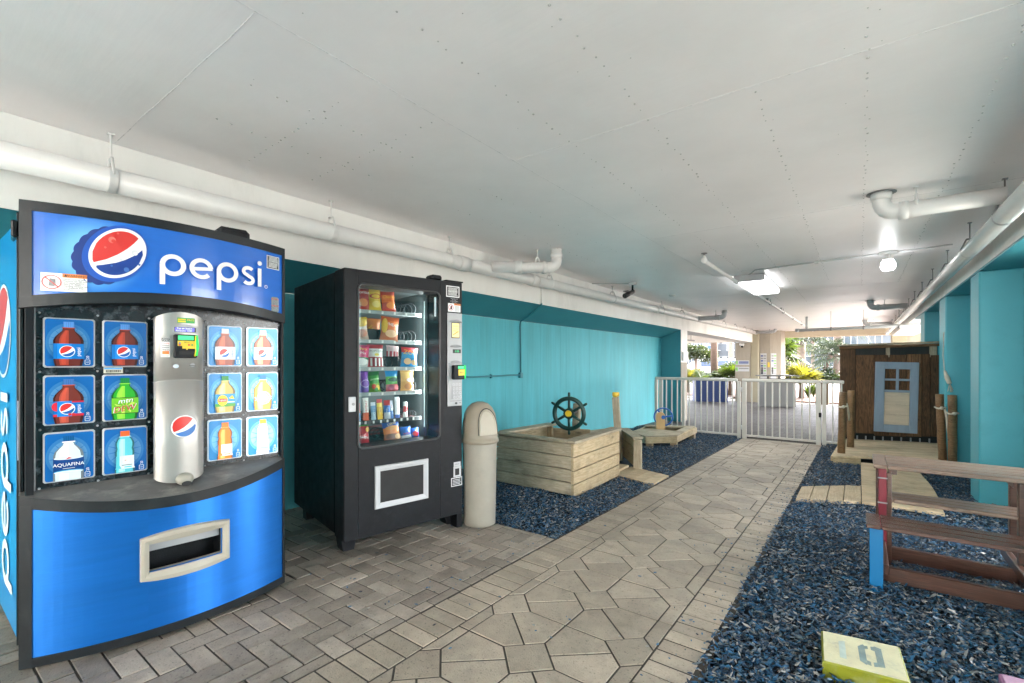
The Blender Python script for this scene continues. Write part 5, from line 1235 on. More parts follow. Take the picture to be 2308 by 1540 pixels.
for i in range(5): 
    yy = 5.14+i*.10; x0 = -2.95; x1 = -2.28
    if i < 4: board('floor_plank', pb, (x0, yy, -.075), (x1, yy, -.075), (0,1,0), .096, .03, M_DECK)
board('wheel_post', pb, (-2.83, 5.10, fz_), (-2.80, 5.12, .70), (1,0,0), .085, .06, M_WOODG)
board('mast', pb, (-2.58, 5.9, fz_-.03), (-2.64, 5.9, .735), (1,.25,0), .085, .085, M_WOODG)
y_ = mat('yellow_plastic', S(232, 196, 66), .3, .05, 6)
b = MB().use(y_).tube([(-2.67, 5.87, .775), (-2.60, 5.92, .775)], .03, 12).box(-2.665, -2.615, 5.87, 5.925, .737, .76, .004); b.build('mast_cap', y_, pb)
# ship wheel
sw = MB().use(mat('green_plastic', S(18, 62, 58), .3, .06, 5)); Rw = .178; 
sw.tube([(Rw*math.cos(2*math.pi*i/36), 0, Rw*math.sin(2*math.pi*i/36)) for i in range(36)], .026, 10, closed=True)
for i in range(6):
    q = R(90+60*i); c, s_ = math.cos(q), math.sin(q)
    sw.tube([(.04*c, 0, .04*s_), (.16*c, 0, .16*s_)], [.019, .015], 8)
    sw.tube([(.195*c, 0, .195*s_), (.215*c, 0, .215*s_), (.235*c, 0, .235*s_), (.25*c, 0, .25*s_)], [.012, .016, .016, .010], 8)
sw.tube([(0, -.028, 0), (0, .03, 0)], [.062, .066], 20)
o = sw.build('ship_wheel', None, pb, (-2.745, 4.82, .605), (0, 0, R(14)))
MB().tube([(0, -.036, 0), (0, -.0285, 0)], [.036, .04], 20).build('hub_cap', mat('hub_yellow', S(226, 190, 44), .35, .05, 6), o)
MB().use(M_STEEL).tube([(0, .03, 0), (.02, .26, 0)], .014, 8).build('axle', M_STEEL, o)

gp = thing('plank_walk', 'short sloping plank walk leading from the path into the play boat', 'walkway', (0, 0, 0))
def lerp(a, b, t): return (a[0]+(b[0]-a[0])*t, a[1]+(b[1]-a[1])*t)
q0, q1, q2, q3 = (-1.755, 4.87), (-1.76, 5.40), (-2.30, 5.60), (-2.30, 5.06)
for i in range(4):
    t0, t1 = i/4, (i+1)/4-.008
    P = [lerp(q0, q3, t0), lerp(q1, q2, t0), lerp(q1, q2, t1), lerp(q0, q3, t1)]
    piece('plank', gp, P, -.03, .012, M_DECK, .003)
b = MB(); b.prism([(q0[0], q0[1]+.0), (q0[0], q0[1]+.04), (q3[0], q3[1]+.04), (q3[0], q3[1])], lambda x, y: zf(y)-.06, lambda x, y: zf(y)-.0305); b.build('edge_board', M_WOODG, gp)

# ------------------------------------------------------------------ low sandbox boat with a blue steering wheel
sb = thing('sandbox_boat', 'low pine sandbox boat with a blue steering wheel by the fence', 'play boat', (0, 0, 0))
zt = .020; zb = -.105
F = [(-2.76, 7.33), (-2.39, 7.70), (-2.42, 8.98), (-3.24, 8.60), (-3.10, 7.62)]
for (p, q, m) in ((F[0], F[1], M_WOOD), (F[1], F[2], M_WOOD), (F[4], F[0], M_WOODG)):
    board('side_board', sb, (p[0], p[1], (zb+zt)/2-.012), (q[0], q[1], (zb+zt)/2-.012), (0,0,1), zt-zb-.024, .035, m)
board('side_board', sb, (F[2][0], F[2][1], (zb+zt)/2-.012), (F[3][0], F[3][1], (zb+zt)/2-.012), (0,0,1), zt-zb-.024, .035, M_WOOD)
board('side_board', sb, (F[3][0], F[3][1], (zb+zt)/2-.012), (F[4][0], F[4][1], (zb+zt)/2-.012), (0,0,1), zt-zb-.024, .035, M_WOOD)
def flat(name, parent, pts, z, th, m): 
    cx = sum(p[0] for p in pts)/len(pts); cy_ = sum(p[1] for p in pts)/len(pts)
    return MB().prism([(p[0]-cx, p[1]-cy_) for p in pts], -th, 0, .003).build(name, m, parent, (cx, cy_, z))
deckp = [(-2.76, 7.30), (-2.365, 7.69), (-2.40, 8.17), (-3.03, 8.17), (-3.14, 8.02), (-3.13, 7.61)]
for i in range(4):
    P = clip(clip(deckp, 0, 1, 7.3+.22*(i+1)-.004), 0, -1, -(7.3+.22*i)) if i < 3 else clip(deckp, 0, -1, -(7.3+.66))
    if len(P) > 2: flat('deck_plank', sb, P, zt+.0, .02, M_WOODG)
flat('rim_board', sb, [(-2.40, 8.172), (-2.44, 8.99), (-2.57, 8.92), (-2.54, 8.172)], zt, .022, M_WOODG)
flat('rim_board', sb, [(-2.445, 9.0), (-3.27, 8.62), (-3.20, 8.47), (-2.575, 8.76), (-2.572, 8.925)], zt+.0, .022, M_WOODG)
flat('sand_floor', sb, [(-2.42, 8.15), (-2.45, 8.9), (-3.2, 8.55), (-3.05, 8.0)], -.09, .02, M_SAND)
for x, y in ((-2.73, 7.42), (-2.44, 7.74), (-2.46, 8.86), (-3.06, 7.7)): MB().box(x-.05, x+.05, y-.03, y+.05, zf(y)-.04, zb-.0005).build('foot_block', M_WOOD, sb)
b = MB(); n_ = 10; pr = [(-.075, 0), (.075, 0), (.075, .26)]+[(.075*math.cos(math.pi*i/n_), .26+.075*math.sin(math.pi*i/n_)) for i in range(1, n_)]+[(-.075, .26)]
b.add([(x, -.018, z) for x, z in pr]+[(x, .018, z) for x, z in pr], [tuple(range(len(pr))), tuple(range(len(pr), 2*len(pr)))[::-1]]+[(i, len(pr)+i, len(pr)+(i+1) % len(pr), (i+1) % len(pr)) for i in range(len(pr))])
o = b.build('wheel_post', mat('pine_flat', S(205, 170, 122), .6, .1, 1.5, stretch=(20, 20, 1.5)), sb, (-2.815, 8.2, -.01), (0, 0, R(20)))
M_BLUEP = mat('blue_plastic', S(36, 100, 185), .3, .04, 6)
b = MB().tube([(.155*math.cos(2*math.pi*i/32), 0, .155*math.sin(2*math.pi*i/32)) for i in range(32)], .013, 8, closed=True)
for q in (8, 128, 248): b.tube([(0, 0, 0), (.15*math.cos(R(q)), 0, .15*math.sin(R(q)))], .014, 8)
o = b.build('steering_wheel', M_BLUEP, sb, (-2.785, 8.25, .235), (0, 0, R(20)))
MB().tube([(0, -.075, 0), (0, .02, 0)], .034, 14).build('hub', M_BLUEP, o)

# ------------------------------------------------------------------ white picket fence and gate
ZG = .905
def fence_part(t, x0, x1, posts, bars, rail_to=None, y=9.42, top=ZG, pw=.055):
    zb_ = zf(y)
    MB().box(x0, x1, y-.032, y+.032, top-.055, top, .010).build('top_rail', M_FENCE, t)
    MB().box(x0, x1, y-.016, y+.016, zb_+.035, zb_+.07, .003).build('bottom_rail', M_FENCE, t)
    for x in posts: MB().box(x-pw/2, x+pw/2, y-.0275, y+.0275, zb_-.03, top-.0555, .004).build('post', M_FENCE, t)
    me = MB().use(M_FENCE).box(-.0105, .0105, -.0105, .0105, 0, top-.0555-zb_-.0705, .002).mesh('picket')
    for x in bars: link('picket', me, t, (x, y, zb_+.0704))
from_px = lambda px: (9.42*((px-1154)/1050*.8023-.5969*1)/(.8023+.5969*(px-1154)/1050)) if True else 0
XS = lambda *a: [from_px(1480+v/4.53) for v in a]
f1 = thing('fence', 'white metal picket fence left of the gate, reaching to the teal pier', 'fence', (0, 0, 0))
fence_part(f1, from_px(1477), from_px(1662), [from_px(1479.5), from_px(1541), from_px(1666)], XS(45, 100, 155, 212, 333, 395, 455, 517, 580, 645, 708, 775))
MB().box(from_px(1486), from_px(1494), 9.405, 9.435, zf(9.4)+.071, ZG-.056).build('filler_panel', M_FENCE, f1)
gt = thing('gate', 'white metal picket gate closing off the paver path', 'gate', (0, 0, 0))
gx0, gx1 = from_px(1673), from_px(1850.5)
fence_part(gt, gx0, gx1, [gx0+.035, gx1-.035], XS(972, 1040, 1110, 1183, 1257, 1332, 1405, 1485, 1563), pw=.07)
for z in (ZG-.2, zf(9.4)+.2): 
    b = MB().tube([(gx0-.006, 9.385, z-.04), (gx0-.006, 9.385, z+.04)], .012, 8)
    for dz in (-.025, .0, .025): b.tube([(gx0-.05, 9.391, z+dz), (gx0-.05, 9.386, z+dz)], .006, 6).tube([(gx0+.03, 9.391, z+dz), (gx0+.03, 9.386, z+dz)], .006, 6)
    b.build('hinge', M_PIPEG, gt)
MB().box(gx1-.03, gx1+.01, 9.37, 9.39, .28, .36, .004).build('latch', M_BLK, gt)
f2 = thing('fence', 'short white picket fence section between the gate and the wooden hut', 'fence', (0, 0, 0))
px_ = from_px(1858)
fence_part(f2, px_-.03, from_px(1903), [px_], [from_px(1877), from_px(1897)])

# ------------------------------------------------------------------ old-plank hut front on its deck
HA = Vector((-.126, 9.82, 0)); HB = Vector((1.02, 10.19, 0)); hd = (HB-HA).normalized(); hrz = math.atan2(hd.y, hd.x)
hut = thing('playhouse_front', 'weathered brown plank hut front with a pale blue door on a low deck', 'playhouse', (HA.x, HA.y, 0), hrz)
js = [-.14, .09, .353, .56, .80, 1.004, 1.115, 1.235]
for i in range(7):
    x0, x1 = js[i]+.0045, js[i+1]-.0045; zb_ = random.uniform(-.03, .01) if i else -.07; zt_ = 1.335+random.uniform(-.012, .012)
    if i == 0: zt_ = 1.49
    board('plank', hut, ((x0+x1)/2, random.uniform(0, .006), zb_), ((x0+x1)/2, random.uniform(0, .006), zt_), (1,0,0), x1-x0, .024, M_OLD, .004)
MB().box(.0, 1.23, .035, .05, 1.25, 1.50).build('header_screen', mat('dark_corrugated', (.02,.022,.022), .5, .3, 1.2, stretch=(60,1,1), bump=.5, bscale=1., bstretch=(90, 1, 1)), hut)
MB().box(-.13, 1.228, .016, .029, -.04, 1.30).build('light_stop_sheet', M_DARK, hut)  # added dark sheet: stops light and blackens the gaps between planks
for x in (.02, .55, 1.16): board('stud', hut, (x, .012, 1.29), (x, .012, 1.475), (1,0,0), .05 if x < 1 else .09, .035, M_WOODG)
board('top_rail', hut, (-.16, .0, 1.494), (1.26, .0, 1.535), (0,1,0), .10, .028, M_WOODG)
board('top_beam', hut, (-.15, -.015, 1.452), (1.25, -.015, 1.493), (0,0,1), .045, .03, M_OLD)
MB().box(-.12, 1.23, .03, .045, -.16, .05).build('base_screen', M_DARK, hut)
for x in (.122, .245, .365, .486, .612, .739, .868, .992, 1.118): MB().box(x-.010, x+.010, .022, .0295, -.15, .02).build('base_slat', M_GREYP, hut)
M_DBLUE = mat('pale_blue_paint', S(138, 156, 174), .6, .12, 4, bump=.2, bscale=50, stretch=(3,3,.6), dirt=(.22,.26,.32), dirt_amt=.4, dirt_scale=6)
M_DCREAM = mat('cream_paint', S(208, 192, 170), .65, .12, 4, bump=.2, bscale=50, stretch=(.6,3,3), dirt=(.3,.25,.2), dirt_amt=.5, dirt_scale=7)
dr = bpy.data.objects.new('door', None); COL.objects.link(dr); dr.parent = hut; dr.location = (.645, -.035, .625); dr.rotation_euler = (0, R(1.2), 0)
def dbox(n, x0, x1, z0, z1, m, y0=-.018, y1=.018): return MB().box(x0, x1, y0, y1, z0, z1, .004).build(n, m, dr)
dbox('stile', -.295, -.165, -.58, .585, M_DBLUE); dbox('stile', .185, .295, -.58, .585, M_DBLUE)
dbox('rail', -.1645, .1845, .468, .585, M_DBLUE); dbox('rail', -.1645, .1845, .085, .122, M_DBLUE); dbox('rail', -.1645, .1845, -.58, -.455, M_DBLUE)
dbox('muntin', -.005, .03, .1225, .4675, M_DBLUE, -.012, .012); dbox('muntin', -.1645, -.0055, .275, .31, M_DBLUE, -.012, .012); dbox('muntin', .0305, .1845, .275, .31, M_DBLUE, -.012, .012)
for z0, z1 in ((-.4545, -.29), (-.288, -.125), (-.123, .083)): dbox('panel_board', -.1635, .1835, z0, z1, M_DCREAM, -.006, .014)
dk = thing('deck', 'low honey coloured plank deck under the hut front', 'deck', (0, 0, 0))
DK = [(-.275, 7.70), (.02, 7.83), (.90, 8.25), (.905, 8.9), (1.18, 8.95), (1.18, 10.15), (.98, 10.14), (-.2, 9.76)]
DKc = [[(-.275, 7.70), (.90, 8.25), (.905, 10.10), (-.2, 9.76)], [(.9065, 8.92), (1.18, 8.95), (1.18, 10.2), (.9065, 10.10)]]
nd = Vector((-.33, .944)).normalized()
for part in DKc:
    for i in range(26):
        d0 = 7.2+i*.105; P = clip(clip(part, nd.x, nd.y, d0+.097), -nd.x, -nd.y, -d0)
        if len(P) > 2 and area(P) > .003:
            cx = sum(p[0] for p in P)/len(P); cy_ = sum(p[1] for p in P)/len(P)
            ang_ = math.atan2(hd.y, hd.x); ca, sa = math.cos(-ang_), math.sin(-ang_)
            L_ = [((p[0]-cx)*ca-(p[1]-cy_)*sa, (p[0]-cx)*sa+(p[1]-cy_)*ca) for p in P]
            MB().prism(L_, -.028, random.uniform(-.001, .001), .003).build('plank', M_DECK, dk, (cx, cy_, -.062-.016*(cy_-7.8)), (0, 0, ang_))
board('fascia', dk, (-.275, 7.685, -.12), (.02, 7.815, -.12), (0,0,1), .10, .03, M_WOOD)
board('fascia', dk, (-.29, 7.70, -.12), (-.215, 9.76, -.15), (0,0,1), .10, .03, M_WOOD)
# rope-tied log posts at the corners of the deck
def log(x, y, z1, rr, lean, label, rope):
    t = thing('log_post', label, 'post', (x, y, -.10))
    h = z1+.10; zs = [i/6 for i in range(7)]
    MB().tube([(lean*f+random.uniform(-.003, .003), 0, h*f) for f in zs], [rr*random.uniform(.96, 1.03) for f in zs], 14).build('shaft', M_POST, t)
    if rope:
        k = rope; b = MB()
        M_ROPE = mat('cotton_rope', (.55,.51,.43), .8, .15, 30)
        zz = h*k; b.tube([((rr+.008)*math.cos(2*math.pi*i/16)+lean*k, (rr+.008)*math.sin(2*math.pi*i/16), zz+.008*math.sin(i)) for i in range(16)], .011, 8, closed=True)
        b.sphere((lean*k+.01, -rr-.012, zz), .022, 10, 8); b.use(M_ROPE); b.mats = [M_ROPE]; b.m = [0]*len(b.f)
        b.build('rope_tie', M_ROPE, t)
    return t
log(-.195, 8.05, .79, .047, .02, 'front log post tied with rope at the left deck corner', .77)
log(-.10, 8.75, .78, .047, .012, 'log post standing just behind the rope-tied left corner post', 0)
log(.965, 8.13, .79, .047, -.004, 'rope-tied log post at the right deck corner, nearer of the pair', .74)
log(.885, 8.27, .79, .044, -.03, 'leaning log post left of the right corner post', .80)
M_ROPE = MATS['cotton_rope']
b = MB().use(M_ROPE).tube([(.90, 8.22, .60), (.915, 8.20, .50), (.925, 8.19, .36), (.93, 8.18, .30)], .012, 8)
tag(b.build('rope', None), 'slack rope end hanging between the two right log posts', 'rope')
b = MB().use(M_ROPE).tube([(-.135, 8.12, .62), (-.125, 8.3, .56), (-.115, 8.5, .42), (-.11, 8.6, .34)], .012, 8)
tag(b.build('rope', None), 'rope hanging between the two left log posts', 'rope')
b = MB().use(M_ROPE).tube([(.90, 8.30, 1.6), (.89, 8.29, 1.3), (.905, 8.28, 1.08)], .006, 6).tube([(.905, 8.28, 1.1), (.93, 8.26, 1.0), (.95, 8.25, .93)], [.012, .028, .022], 8)
for i in range(9): b.tube([(.95, 8.25, .94), (.955+random.uniform(-.03, .04), 8.25+random.uniform(-.03, .03), .84+random.uniform(-.02, .02))], .003, 4)
tag(b.build('rope', None), 'frayed rope end hanging down the teal pier beside the hut', 'rope')

# ------------------------------------------------------------------ boardwalk
bw = thing('boardwalk', 'T-shaped pale board walkway leading over the blue chips to the deck', 'walkway', (0, 0, 0))
yy = 5.44; k = 0
while yy < 7.78:
    y1 = min(yy+.132, 7.79); xr = .60 if yy > 5.7 else .62+.02
    xr = .605+.02*math.sin(yy*2.2)
    P = [(.025, yy), (xr, yy-.02), (xr, y1-.024), (.025, y1-.004)]
    cx = (.025+xr)/2; cy_ = (yy+y1)/2
    MB().prism([(p[0]-cx, p[1]-cy_) for p in P], -.03, random.uniform(-.001, .001), .003).build('plank', M_DECK, bw, (cx, cy_, zf(cy_)+.028), (-math.atan(.02), 0, 0))
    yy += .137; k += 1
X = [(-.482, 5.72, 5.17), (-.375, 5.83, 5.225), (-.245, 5.95, 5.30), (-.115, 6.06, 5.38), (.022, 6.11, 5.46)]
for (xa, ya1, ya0), (xb, yb1, yb0) in zip(X[:-1], X[1:]):
    P = [(xa+.003, ya0), (xb-.003, yb0), (xb-.003, yb1), (xa+.003, ya1)]
    cx = (xa+xb)/2; cy_ = (ya0+ya1+yb0+yb1)/4
    L_ = [((p[1]-cy_), -(p[0]-cx)) for p in P]
    MB().prism(L_, -.03, random.uniform(-.001, .001), .003).build('plank', M_DECK, bw, (cx, cy_, zf(cy_)+.028-.006*(xb < 0)), (0, 0, R(90)))

# ------------------------------------------------------------------ two-level play bench
bc = thing('play_bench', 'dark red wooden desk with an attached lower bench and a blue leg', 'bench', (0, 0, 0))
def slats(n, name, x0, x1, y0, y1, z, th, m, k, edge):
    w_ = (y1-y0)/k
    for i in range(k): board(name, bc, (x0, y0+w_*(i+.5), z-th/2), (x1, y0+w_*(i+.5), z-th/2), (0,1,0), w_-.006, th, m, .003)
    MB().box(x0-.07, x0-.004, y0, y1, z-th, z+.0005, .003).build(name+'_end', m, bc)
M_TOP2 = wood('worn_red_top', (.115,.058,.043), (.05,.022,.017), rough=.22, knots=False, gloss=.7)
slats(3, 'seat_slat', .105, .80, 3.33, 3.585, .296, .022, M_TOP2, 3, 0)
slats(4, 'top_slat', .150, .95, 3.85, 4.28, .55, .026, M_MAHOGT, 4, 0)
slats(2, 'shelf_slat', .180, .84, 3.87, 4.11, .332, .024, M_MAHOGT, 3, 0)
M_BLUEL = mat('blue_leg_paint', S(8, 108, 164), .4, .08, 5, stretch=(3,3,.5)); M_MAR = mat('maroon_paint', S(128, 28, 48), .4, .1, 6)
MB().box(.050, .112, 3.352, 3.392, zf(3.4)-.03, .2735, .003).build('leg', M_BLUEL, bc)['label'] = 'bright blue front leg'
MB().box(.104, .146, 3.86, 3.90, zf(3.9)-.03, .5235, .003).build('leg', M_MAR, bc)['label'] = 'maroon upright leg'
MB().box(.1465, .172, 3.865, 3.905, zf(3.9)-.03, .50, .003).build('leg_backing', M_MAHOG, bc)
for z in (.46, .30): MB().box(.10, .15, 3.8545, 3.8595, z, z+.008).build('metal_strap', M_GREYP, bc)
for x, y, zt_, m in ((.735, 3.36, .2735, M_MAHOG), (.755, 3.88, .5235, M_MAHOG), (.12, 4.22, .5235, M_MAHOG), (.78, 4.22, .5235, M_MAHOG)): MB().box(x-.021, x+.021, y-.02, y+.02, zf(y)-.03, zt_, .003).build('leg', m, bc)
board('rail', bc, (.115, 3.50, -.02), (.80, 3.50, -.02), (0,0,1), .085, .036, M_MAHOG); board('rail', bc, (.150, 3.93, -.032), (.80, 3.93, -.032), (0,0,1), .085, .036, M_MAHOG)
board('side_rail', bc, (.125, 3.40, .03), (.125, 4.22, .03), (0,0,1), .06, .03, M_MAHOG); board('side_rail', bc, (.735, 3.40, .03), (.735, 4.22, .03), (0,0,1), .06, .03, M_MAHOG)
for x in (.18, .74): MB().box(x-.02, x+.02, 3.9, 4.24, .486, .523).build('top_bearer', M_MAHOG, bc)
# ------------------------------------------------------------------ numbered stepping stones
def stone(pts, label, top, side, digits):
    cx = sum(p[0] for p in pts)/4; cy_ = sum(p[1] for p in pts)/4; z = zf(cy_)+.052
    t = thing('stepping_stone', label, 'stepping stone', (cx, cy_, z))
    MB().prism([(p[0]-cx, p[1]-cy_) for p in pts], -.075, 0, .006).build('slab', side, t)
    MB().prism(inset([(p[0]-cx, p[1]-cy_) for p in (pts if area(pts) and True else pts)], .007), -.001, .0012).build('worn_top', top, t)
    return t
P = [(-.118, 2.272), (.16, 2.312), (.141, 2.582), (-.136, 2.530)]
M_YEL = mat('yellow_stone_paint', S(126, 129, 22), .5, .12, 9, dirt=(.35,.36,.22), dirt_amt=.5, dirt_scale=8); M_YELT = mat('worn_yellow_top', S(212, 206, 172), .5, .12, 10, bump=.3, bscale=160, dirt=(.36,.36,.32), dirt_amt=.7, dirt_scale=18)
st = stone(P, 'yellow stepping stone with a worn number ten, half sunk in blue chips', M_YELT, M_YEL, '10')
b = MB(); bl = mat('faded_blue_stencil', S(122, 140, 140), .55, .25, 22, dirt=S(190,185,140), dirt_amt=.5, dirt_scale=26); fa = mat('faint_blue_stencil', S(182, 194, 186), .55, .15, 22)
def onst(u, v): 
    a_ = Vector(P[0]); e1 = Vector(P[1])-a_; e2 = Vector(P[3])-a_; q = a_+e1*u+e2*v; return (q.x-st.location.x, q.y-st.location.y)
def decal(poly, m, n):
    q = [onst(*p) for p in poly]; MB().prism(q, .0013, .0017).build(n, m, st)
decal([(.22, .24), (.30, .22), (.30, .78), (.22, .74)], fa, 'stencil_one')
for poly in ([(.46, .28), (.53, .20), (.545, .22), (.545, .78), (.53, .82), (.46, .72)], [(.5455, .22), (.59, .20), (.59, .32), (.5455, .34)], [(.5455, .68), (.585, .70), (.585, .80), (.5455, .78)], [(.665, .22), (.75, .24), (.75, .80), (.665, .84)], [(.62, .70), (.6645, .68), (.6645, .82), (.62, .80)], [(.62, .20), (.6645, .22), (.6645, .34), (.62, .32)]): decal(poly, bl, 'stencil_zero')
stone([(.443, 2.30), (.72, 2.33), (.72, 2.62), (.440, 2.60)], 'pink stepping stone at the corner of the picture in blue chips', mat('pink_stone_top', S(178, 140, 168), .55, .1, 10, bump=.2, bscale=150), mat('pink_stone', S(170, 120, 156), .55, .1, 9), '')

# ------------------------------------------------------------------ blue rubber chips: too many to count
chip = bpy.data.materials.new('rubber_chips'); chip.use_nodes = True; n = chip.node_tree.nodes; l = chip.node_tree.links
ge = n.new('ShaderNodeNewGeometry'); cr = n.new('ShaderNodeValToRGB'); l.new(ge.outputs['Random Per Island'], cr.inputs[0]); p_ = n['Principled BSDF']; l.new(cr.outputs[0], p_.inputs['Base Color'])
el = cr.color_ramp.elements; el[0].position = 0; el[0].color = (.008,.016,.028,1); el[1].position = 1; el[1].color = (.33,.315,.29,1)
for pos, c in ((.20, (.014,.034,.066)), (.36, (.02,.072,.15)), (.50, (.022,.122,.245)), (.66, (.035,.085,.15)), (.80, (.125,.155,.18)), (.95, (.26,.255,.25))): q = el.new(pos); q.color = (*c, 1)
p_.inputs['Roughness'].default_value = .42
HOLES = [[(-3.2, 3.95), (-2.19, 3.95), (-2.2, 5.1), (-2.3, 5.1), (-2.3, 5.55), (-2.16, 5.55), (-2.6, 6.25), (-3.2, 5.0)], [(-1.74, 4.87), (-1.74, 5.42), (-2.3, 5.62), (-2.3, 5.06)],
  [(-.27, 7.72), (.9, 8.28), (1.2, 8.4), (1.2, 10.3), (-.2, 9.8)], [(.03, 5.46), (.6, 5.44), (.6, 8), (.03, 7.8)], [(-.475, 5.19), (.022, 5.48), (.022, 6.1), (-.475, 5.70)], P, [(.45, 2.31), (.72, 2.34), (.72, 2.62), (.45, 2.59)],
  [(-2.72, 7.36), (-2.41, 7.70), (-2.43, 8.95), (-3.22, 8.6), (-3.08, 7.63)]]
def chips(name, region, dens, lo, hi, seed, xclip):
    rng = np.random.default_rng(seed); xs = [p[0] for p in region]; ys = [p[1] for p in region]; V = []; F = []; n = 0
    A_ = (max(xs)-min(xs))*(max(ys)-min(ys)); N = 0
    y_edges = np.arange(min(ys), max(ys), .25)
    for ye in y_edges:
        d = dens(ye); k = int(d*.25*(max(xs)-min(xs))); X_ = rng.uniform(min(xs), max(xs), k); Y_ = rng.uniform(ye, min(ye+.25, max(ys)), k)
        for x, y in zip(X_, Y_):
            if not inpoly(x, y, region) or any(inpoly(x, y, h) for h in HOLES): continue
            L_ = .88*rng.uniform(lo, hi)*(1 if rng.random() > .12 else 1.5); W_ = L_*rng.uniform(.28, .6); T_ = rng.uniform(.002, .006)
            a_ = rng.normal(.6, .9) if rng.random() < .7 else rng.uniform(0, 6.28)
            t1 = rng.normal(0, .35); t2 = rng.normal(0, .35); z = zf(y)+rng.uniform(-.028, .012)+ .010*math.sin(x*7+y*3)*math.sin(y*5-x*2)
            ca, sa = math.cos(a_), math.sin(a_)
            q = [(-L_/2, rng.uniform(-.2, .2)*W_), (-L_*.15, -W_/2*rng.uniform(.6, 1)), (L_/2, rng.uniform(-.3, .3)*W_), (L_*.1, W_/2*rng.uniform(.6, 1))]
            o = len(V)
            for dz in (0, T_):
                for u_, v_ in q:
                    V.append((x+u_*ca-v_*sa, y+u_*sa+v_*ca, z+dz+u_*t1+v_*t2))
            F += [(o+4, o+5, o+6, o+7), (o, o+1, o+5, o+4), (o+1, o+2, o+6, o+5), (o+2, o+3, o+7, o+6), (o+3, o, o+4, o+7), (o+3, o+2, o+1, o)]
    me = bpy.data.meshes.new(name); me.from_pydata(V, [], F); me.materials.append(chip); me.update()
    ob = link(name, me); ob['kind'] = 'stuff'; return ob
bed = sheet('chip_bed', BXR-.0, 1.24, [.4, 2, 4, 6, 8, 10.3], -.045, mat('chip_base', (.008,.014,.024), .8, .3, 20))
bed2 = sheet('chip_bed', -3.92, BXL+.06, [2.885, 4, 6, 8, 10.1], -.045, MATS['chip_base'])
dn = lambda y: 7000 if y < 3.2 else (4800 if y < 5 else 2900)
chips('rubber_chips', [(BXR-.01+drift(.7), .7), (1.22, .7), (1.22, 10.2), (.3, 10.2), (BXR+.0+drift(9.4), 9.75)], dn, .016, .034, 11, None)
chips('rubber_chips', [(BXL-.005, 2.89), (BXL+drift(9.4), 9.4), (BXL+drift(9.4), 9.75), (-3.88, 9.95), (-3.88, 2.89)], lambda y: 4800 if y < 5.2 else 2700, .016, .032, 12, None)

# ------------------------------------------------------------------ beyond the far opening
ZO = -.46
def at(px, y): u = (px-1154)/1050; return y*(u*.8023-.5969)/(.8023+.5969*u)
def leaf_mat(name, col, trans, tw=.35):
    m = bpy.data.materials.new(name); m.use_nodes = True; n = m.node_tree.nodes; l = m.node_tree.links; MATS[name] = m
    p = n['Principled BSDF']; p.inputs['Roughness'].default_value = .45; o = n['Material Output']
    ge = n.new('ShaderNodeNewGeometry'); mr = n.new('ShaderNodeMapRange'); mr.inputs[3].default_value = .65; mr.inputs[4].default_value = 1.35; l.new(ge.outputs['Random Per Island'], mr.inputs[0])
    vm = n.new('ShaderNodeVectorMath'); vm.operation = 'SCALE'; vm.inputs[0].default_value = col; l.new(mr.outputs[0], vm.inputs['Scale']); l.new(vm.outputs[0], p.inputs['Base Color'])
    t = n.new('ShaderNodeBsdfTranslucent'); v2 = n.new('ShaderNodeVectorMath'); v2.operation = 'SCALE'; v2.inputs[0].default_value = trans; l.new(mr.outputs[0], v2.inputs['Scale']); l.new(v2.outputs[0], t.inputs[0])
    mx = n.new('ShaderNodeMixShader'); mx.inputs[0].default_value = tw; l.new(p.outputs[0], mx.inputs[1]); l.new(t.outputs[0], mx.inputs[2]); l.new(mx.outputs[0], o.inputs[0]); return m
L_FAN = leaf_mat('fan_leaf', (.022,.045,.007), (.065,.10,.008)); L_YEL = leaf_mat('sunny_fan_leaf', (.05,.058,.008), (.16,.15,.012), .5)
L_DK = leaf_mat('dark_leaf', (.014,.028,.009), (.03,.05,.008)); L_BUSH = leaf_mat('bush_leaf', (.02,.036,.009), (.05,.07,.012)); L_GREY = leaf_mat('dull_leaf', (.04,.055,.032), (.06,.08,.035))
M_TRUNK = mat('palm_bark', (.085,.055,.04), .85, .3, 6, bump=.8, bscale=1., bstretch=(3, 3, 26), stretch=(1,1,4)); M_TRUNKP = mat('pale_palm_bark', (.20,.15,.125), .85, .25, 6, bump=.8, bscale=1., bstretch=(3, 3, 22), stretch=(1,1,4))
def fan(parent, base, dirv, stalk, rad, n=22, spread=250, m=L_FAN, droop=.25):
    """one fan frond: a stalk and pleated blades"""
    d = Vector(dirv).normalized(); b = MB().use(m); base = Vector(base); tip = base+d*stalk+Vector((0, 0, -stalk*.05))
    b.tube([base, base+d*stalk*.5+Vector((0,0,.02)), tip], [.014, .011, .009], 5)
    side = d.cross(Vector((0,0,1))); side.normalize() if side.length > 1e-3 else None
    up = side.cross(d); up.normalize()
    for i in range(n):
        q = R(-spread/2+spread*i/(n-1)); L_ = rad*random.uniform(.85, 1.05)*(1-.25*abs(q/R(spread/2))**2)
        v = (d*math.cos(q)+side*math.sin(q)); nrm = up
        wv = v.cross(nrm); wv.normalize(); w0 = L_*.055
        mid = tip+v*L_*.55+nrm*.03*L_; end = tip+v*L_+Vector((0,0,-droop*L_*random.uniform(.5, 1.2)))
        vs = [tip, mid+wv*w0-nrm*w0*.5, mid+nrm*w0*.3, mid-wv*w0-nrm*w0*.5, end]
        b.add(vs, [(0,1,2), (0,2,3), (1,4,2), (2,4,3)])
    return b.build('frond', None, parent)
